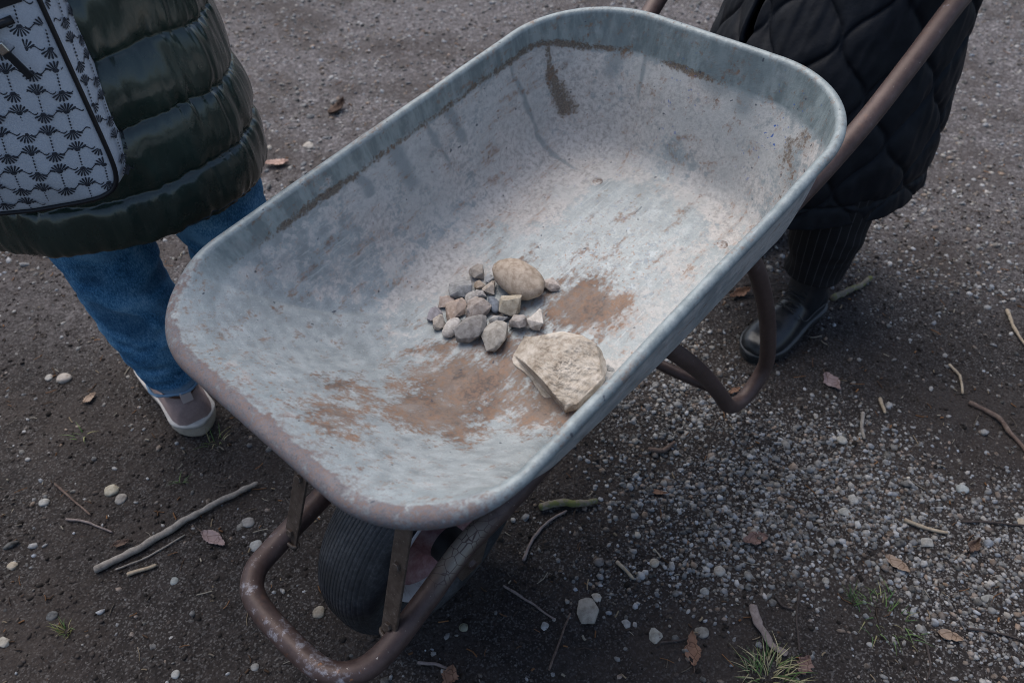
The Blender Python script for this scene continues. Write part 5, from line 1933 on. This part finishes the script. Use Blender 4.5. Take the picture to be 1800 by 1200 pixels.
m = M('black_quilt', .62, 0, .22)
m.col(m.ramp(m.noise(40, 3), [(.3, (.0028, .0042, .0075)), (.7, (.005, .0072, .012))]))
m.nrm(m.bump(m.math('ADD', m.noise(34, 3, .6), m.math('MULTIPLY', m.noise(300, 2), .12)), .25, .006))
MAT_QUILT = m.m


def quilt_coat():
    N, zs2 = 560, np.r_[np.linspace(.362, 1.0, 210), np.linspace(1.01, 1.5, 60)]
    lat = ([.33, .5, .7, .9, 1.1, 1.3, 1.42, 1.5], [.285, .28, .252, .225, .212, .215, .195, .08])
    dep = ([.33, .5, .7, .9, 1.1, 1.3, 1.42, 1.5], [.305, .295, .26, .205, .175, .155, .125, .075])
    gap = .045
    th = np.linspace(-math.pi + gap, math.pi - gap, N) - .42        # the front opening lies off to her right
    rings = []
    for z in zs2:
        a, b_ = np.interp(z, *lat), np.interp(z, *dep)
        x, y = np.sin(th), -np.cos(th)
        cz_ = B2 + UP * z + FW2 * .085 * sstep(1.0, .45, z)
        base = cz_ + a * x[:, None] * RT2 + b_ * y[:, None] * FW2
        out = base - cz_
        out /= np.linalg.norm(out, axis=1)[:, None]
        arc = th * .27
        w_, h_ = .088, .20
        ph = z / h_ * 2 * math.pi
        best = np.full(N, 9.)
        for k in range(-13, 14):
            cx = k * w_ + (w_ / 2) * math.sin(ph) * (-1) ** (k % 2) * .93
            best = np.minimum(best, np.abs(arc - cx))
        slope = (w_ / 2) * .93 * abs(math.cos(ph)) * 2 * math.pi / h_
        dist = best / math.sqrt(1 + slope * slope)
        hemd = z - .362
        hem_l = abs(hemd - .05) if hemd < .09 else 1
        dist = np.minimum(dist, hem_l)
        puff = .0085 * (1 - np.exp(-(dist / .0055) ** 1.0)) + .002 * np.clip(dist / .03, 0, 1)
        folds = .007 * np.sin(th * 4.2 + .6) * sstep(1.1, .5, z) + .008 * vnoise(np.c_[np.cos(th) * 2.6, np.sin(th) * 2.6, np.full(N, z * 2.2)], 33)
        wr = .003 * vnoise(np.c_[np.cos(th) * 16, np.sin(th) * 16, np.full(N, z * 22)], 35)
        base = base + out * (puff + folds + wr)[:, None]
        # the front edges part towards the hem
        pull = sstep(1.05, .4, z) * .012 * np.exp(-(np.pi - np.abs(th + .42)) / .35)
        base = base + out * pull[:, None]
        rings.append(base)
    return np.array(rings)


qr = quilt_coat()
coat2 = obj('coat', loft(qr, False, wrap=False, name='coat'), MAT_QUILT, p2)
md = coat2.modifiers.new('padding', 'SOLIDIFY'); md.thickness = .012; md.offset = -1
for sd, sh, el, wr, hd, hn in arms2:
    pth = catmull([sh - RT2 * sd * .05, sh + RT2 * sd * .02 - UP * .04, (sh + el) / 2, el, (el + wr) / 2, wr - (wr - el) / np.linalg.norm(wr - el) * .015], 12)
    t = np.linspace(0, 1, len(pth))
    obj('sleeve', tube(pth, (.085 - .035 * t) * (1 + .05 * np.abs(np.sin(t * math.pi * 9))), 36), MAT_QUILT, coat2)
obj('collar', loft([ell_ring(C2(z), FW2, RT2, a, a * .95, 50) for z, a in ((1.46, .10), (1.48, .115), (1.51, .11), (1.55, .10), (1.56, .085), (1.54, .078))], False), MAT_QUILT, coat2)

# striped black trousers
m = M('pinstripe_cloth', .8, 0, .25)
stripe = m.math('ABSOLUTE', m.math('SINE', m.math('MULTIPLY', m.attr('around'), 1.0)))
m.col(m.mix(m.smooth(stripe, .985, .998), (.0075, .0075, .009), (.05, .048, .052)))
m.nrm(m.bump(m.noise(200, 3), .2, .001))
MAT_PIN = m.m
for lg, top in ((legs2[0], C2(.90, 0, -.09)), (legs2[1], C2(.90, 0, .09))):
    a_, b_, c_ = lg['pts']
    end = c_ + UP * .085
    me = trouser_leg([top, (top + a_) / 2, a_, b_, (b_ + end) / 2, end], [.105, .10, .092, .086, .079, .070], wr_amp=.006, seed=40 + lg['side'])
    nvv = len(me.vertices)
    fattr(me, 'around', (np.arange(nvv) % 120) / 120 * math.pi * 26)
    obj('trouser_leg', me, MAT_PIN, p2)
hips = loft([ell_ring(C2(z), FW2, RT2, a, b_, 60) for z, a, b_ in ((.80, .15, .12), (.86, .18, .13), (.93, .185, .135), (1.02, .165, .12))], False)
fattr(hips, 'around', np.full(len(hips.vertices), 0.0))
fattr(hips, 'hem', np.zeros(len(hips.vertices)))
obj('trouser_hip', hips, MAT_PIN, p2)

# black leather boots
m = M('boot_leather', .3, 0, .5)
bn = m.noise(70, 5, .7)
m.col(m.ramp(bn, [(.3, (.006, .008, .011)), (.7, (.014, .017, .022))]))
m.set('Roughness', m.math('ADD', .22, m.math('MULTIPLY', bn, .25)))
m.nrm(m.bump(m.math('ADD', bn, m.math('MULTIPLY', m.noise(260, 3), .3)), .25, .0022))
MAT_BOOT = m.m
m = M('boot_sole', .7); m.col((.012, .013, .015)); MAT_BSOLE = m.m
m = M('boot_welt', .55); m.col((.03, .034, .04)); MAT_BWELT = m.m
BOOT_PROF = [(.01, .42, .07, 0, .024), (.05, .66, .10, 0, .024), (.12, .78, .115, 0, .024), (.22, .80, .115, 0, .024), (.34, .80, .113, 0, .024), (.45, .84, .100, 0, .024),
             (.56, .93, .086, 0, .024), (.68, 1.0, .074, 0, .024), (.79, 1.0, .069, 0, .024), (.88, .90, .064, 0, .024), (.95, .68, .055, 0, .024), (.99, .35, .04, 0, .024)]
for lg in legs2:
    d = lg['dir']
    gh = .006
    heel = np.array([lg['pts'][2][0], lg['pts'][2][1], gh]) - d * .085
    L, W = .315, .056
    s_ = np.cross(d, UP)
    upr = join_meshes([loft(shoe_sections(heel, d, L, W * .95, BOOT_PROF), True),
                       loft([ell_ring(heel + d * (.085 + o_) + UP * z, d, s_, a, b_, 30) for z, a, b_, o_ in ((.05, .042, .062, .01), (.09, .043, .060, .006), (.13, .045, .056, 0), (.165, .048, .056, -.004), (.19, .050, .058, -.006), (.195, .03, .03, -.006))], True)])
    bt = obj('boot', remesh(upr, .0042, 5, 'boot'), MAT_BOOT, p2)
    obj('sole', sole_mesh(heel - d * .006, d, L * 1.02, W * 1.0, -.004, .020, SOLE_W, .97), MAT_BSOLE, bt)
    obj('welt', sole_mesh(heel - d * .009, d, L * 1.04, W * 1.05, .018, .028, SOLE_W, 1.0), MAT_BWELT, bt)
    for k, (t, z) in enumerate(((.57, .094), (.52, .104), (.47, .113), (.43, .126), (.405, .142))):
        for sg in (-1, 1):
            q = [heel + d * L * (t + .018 * sg * sd) + s_ * sd * W * .46 + UP * (z + .004 * (1 - sd * sd)) for sd in (-1, -.5, 0, .5, 1)]
            obj('lace', tube(catmull(q, 4), .0018, 6), MAT_BSOLE, bt)
    seam = [heel + d * L * t + s_ * sdd * W * .80 + UP * z for t, z, sdd in ((.10, .055, -1), (.3, .06, -1.0), (.46, .06, -1.06), (.53, .075, -1.0), (.55, .088, -.75))]
    obj('seam', tube(catmull(seam, 6), .0016, 6), MAT_BWELT, bt)
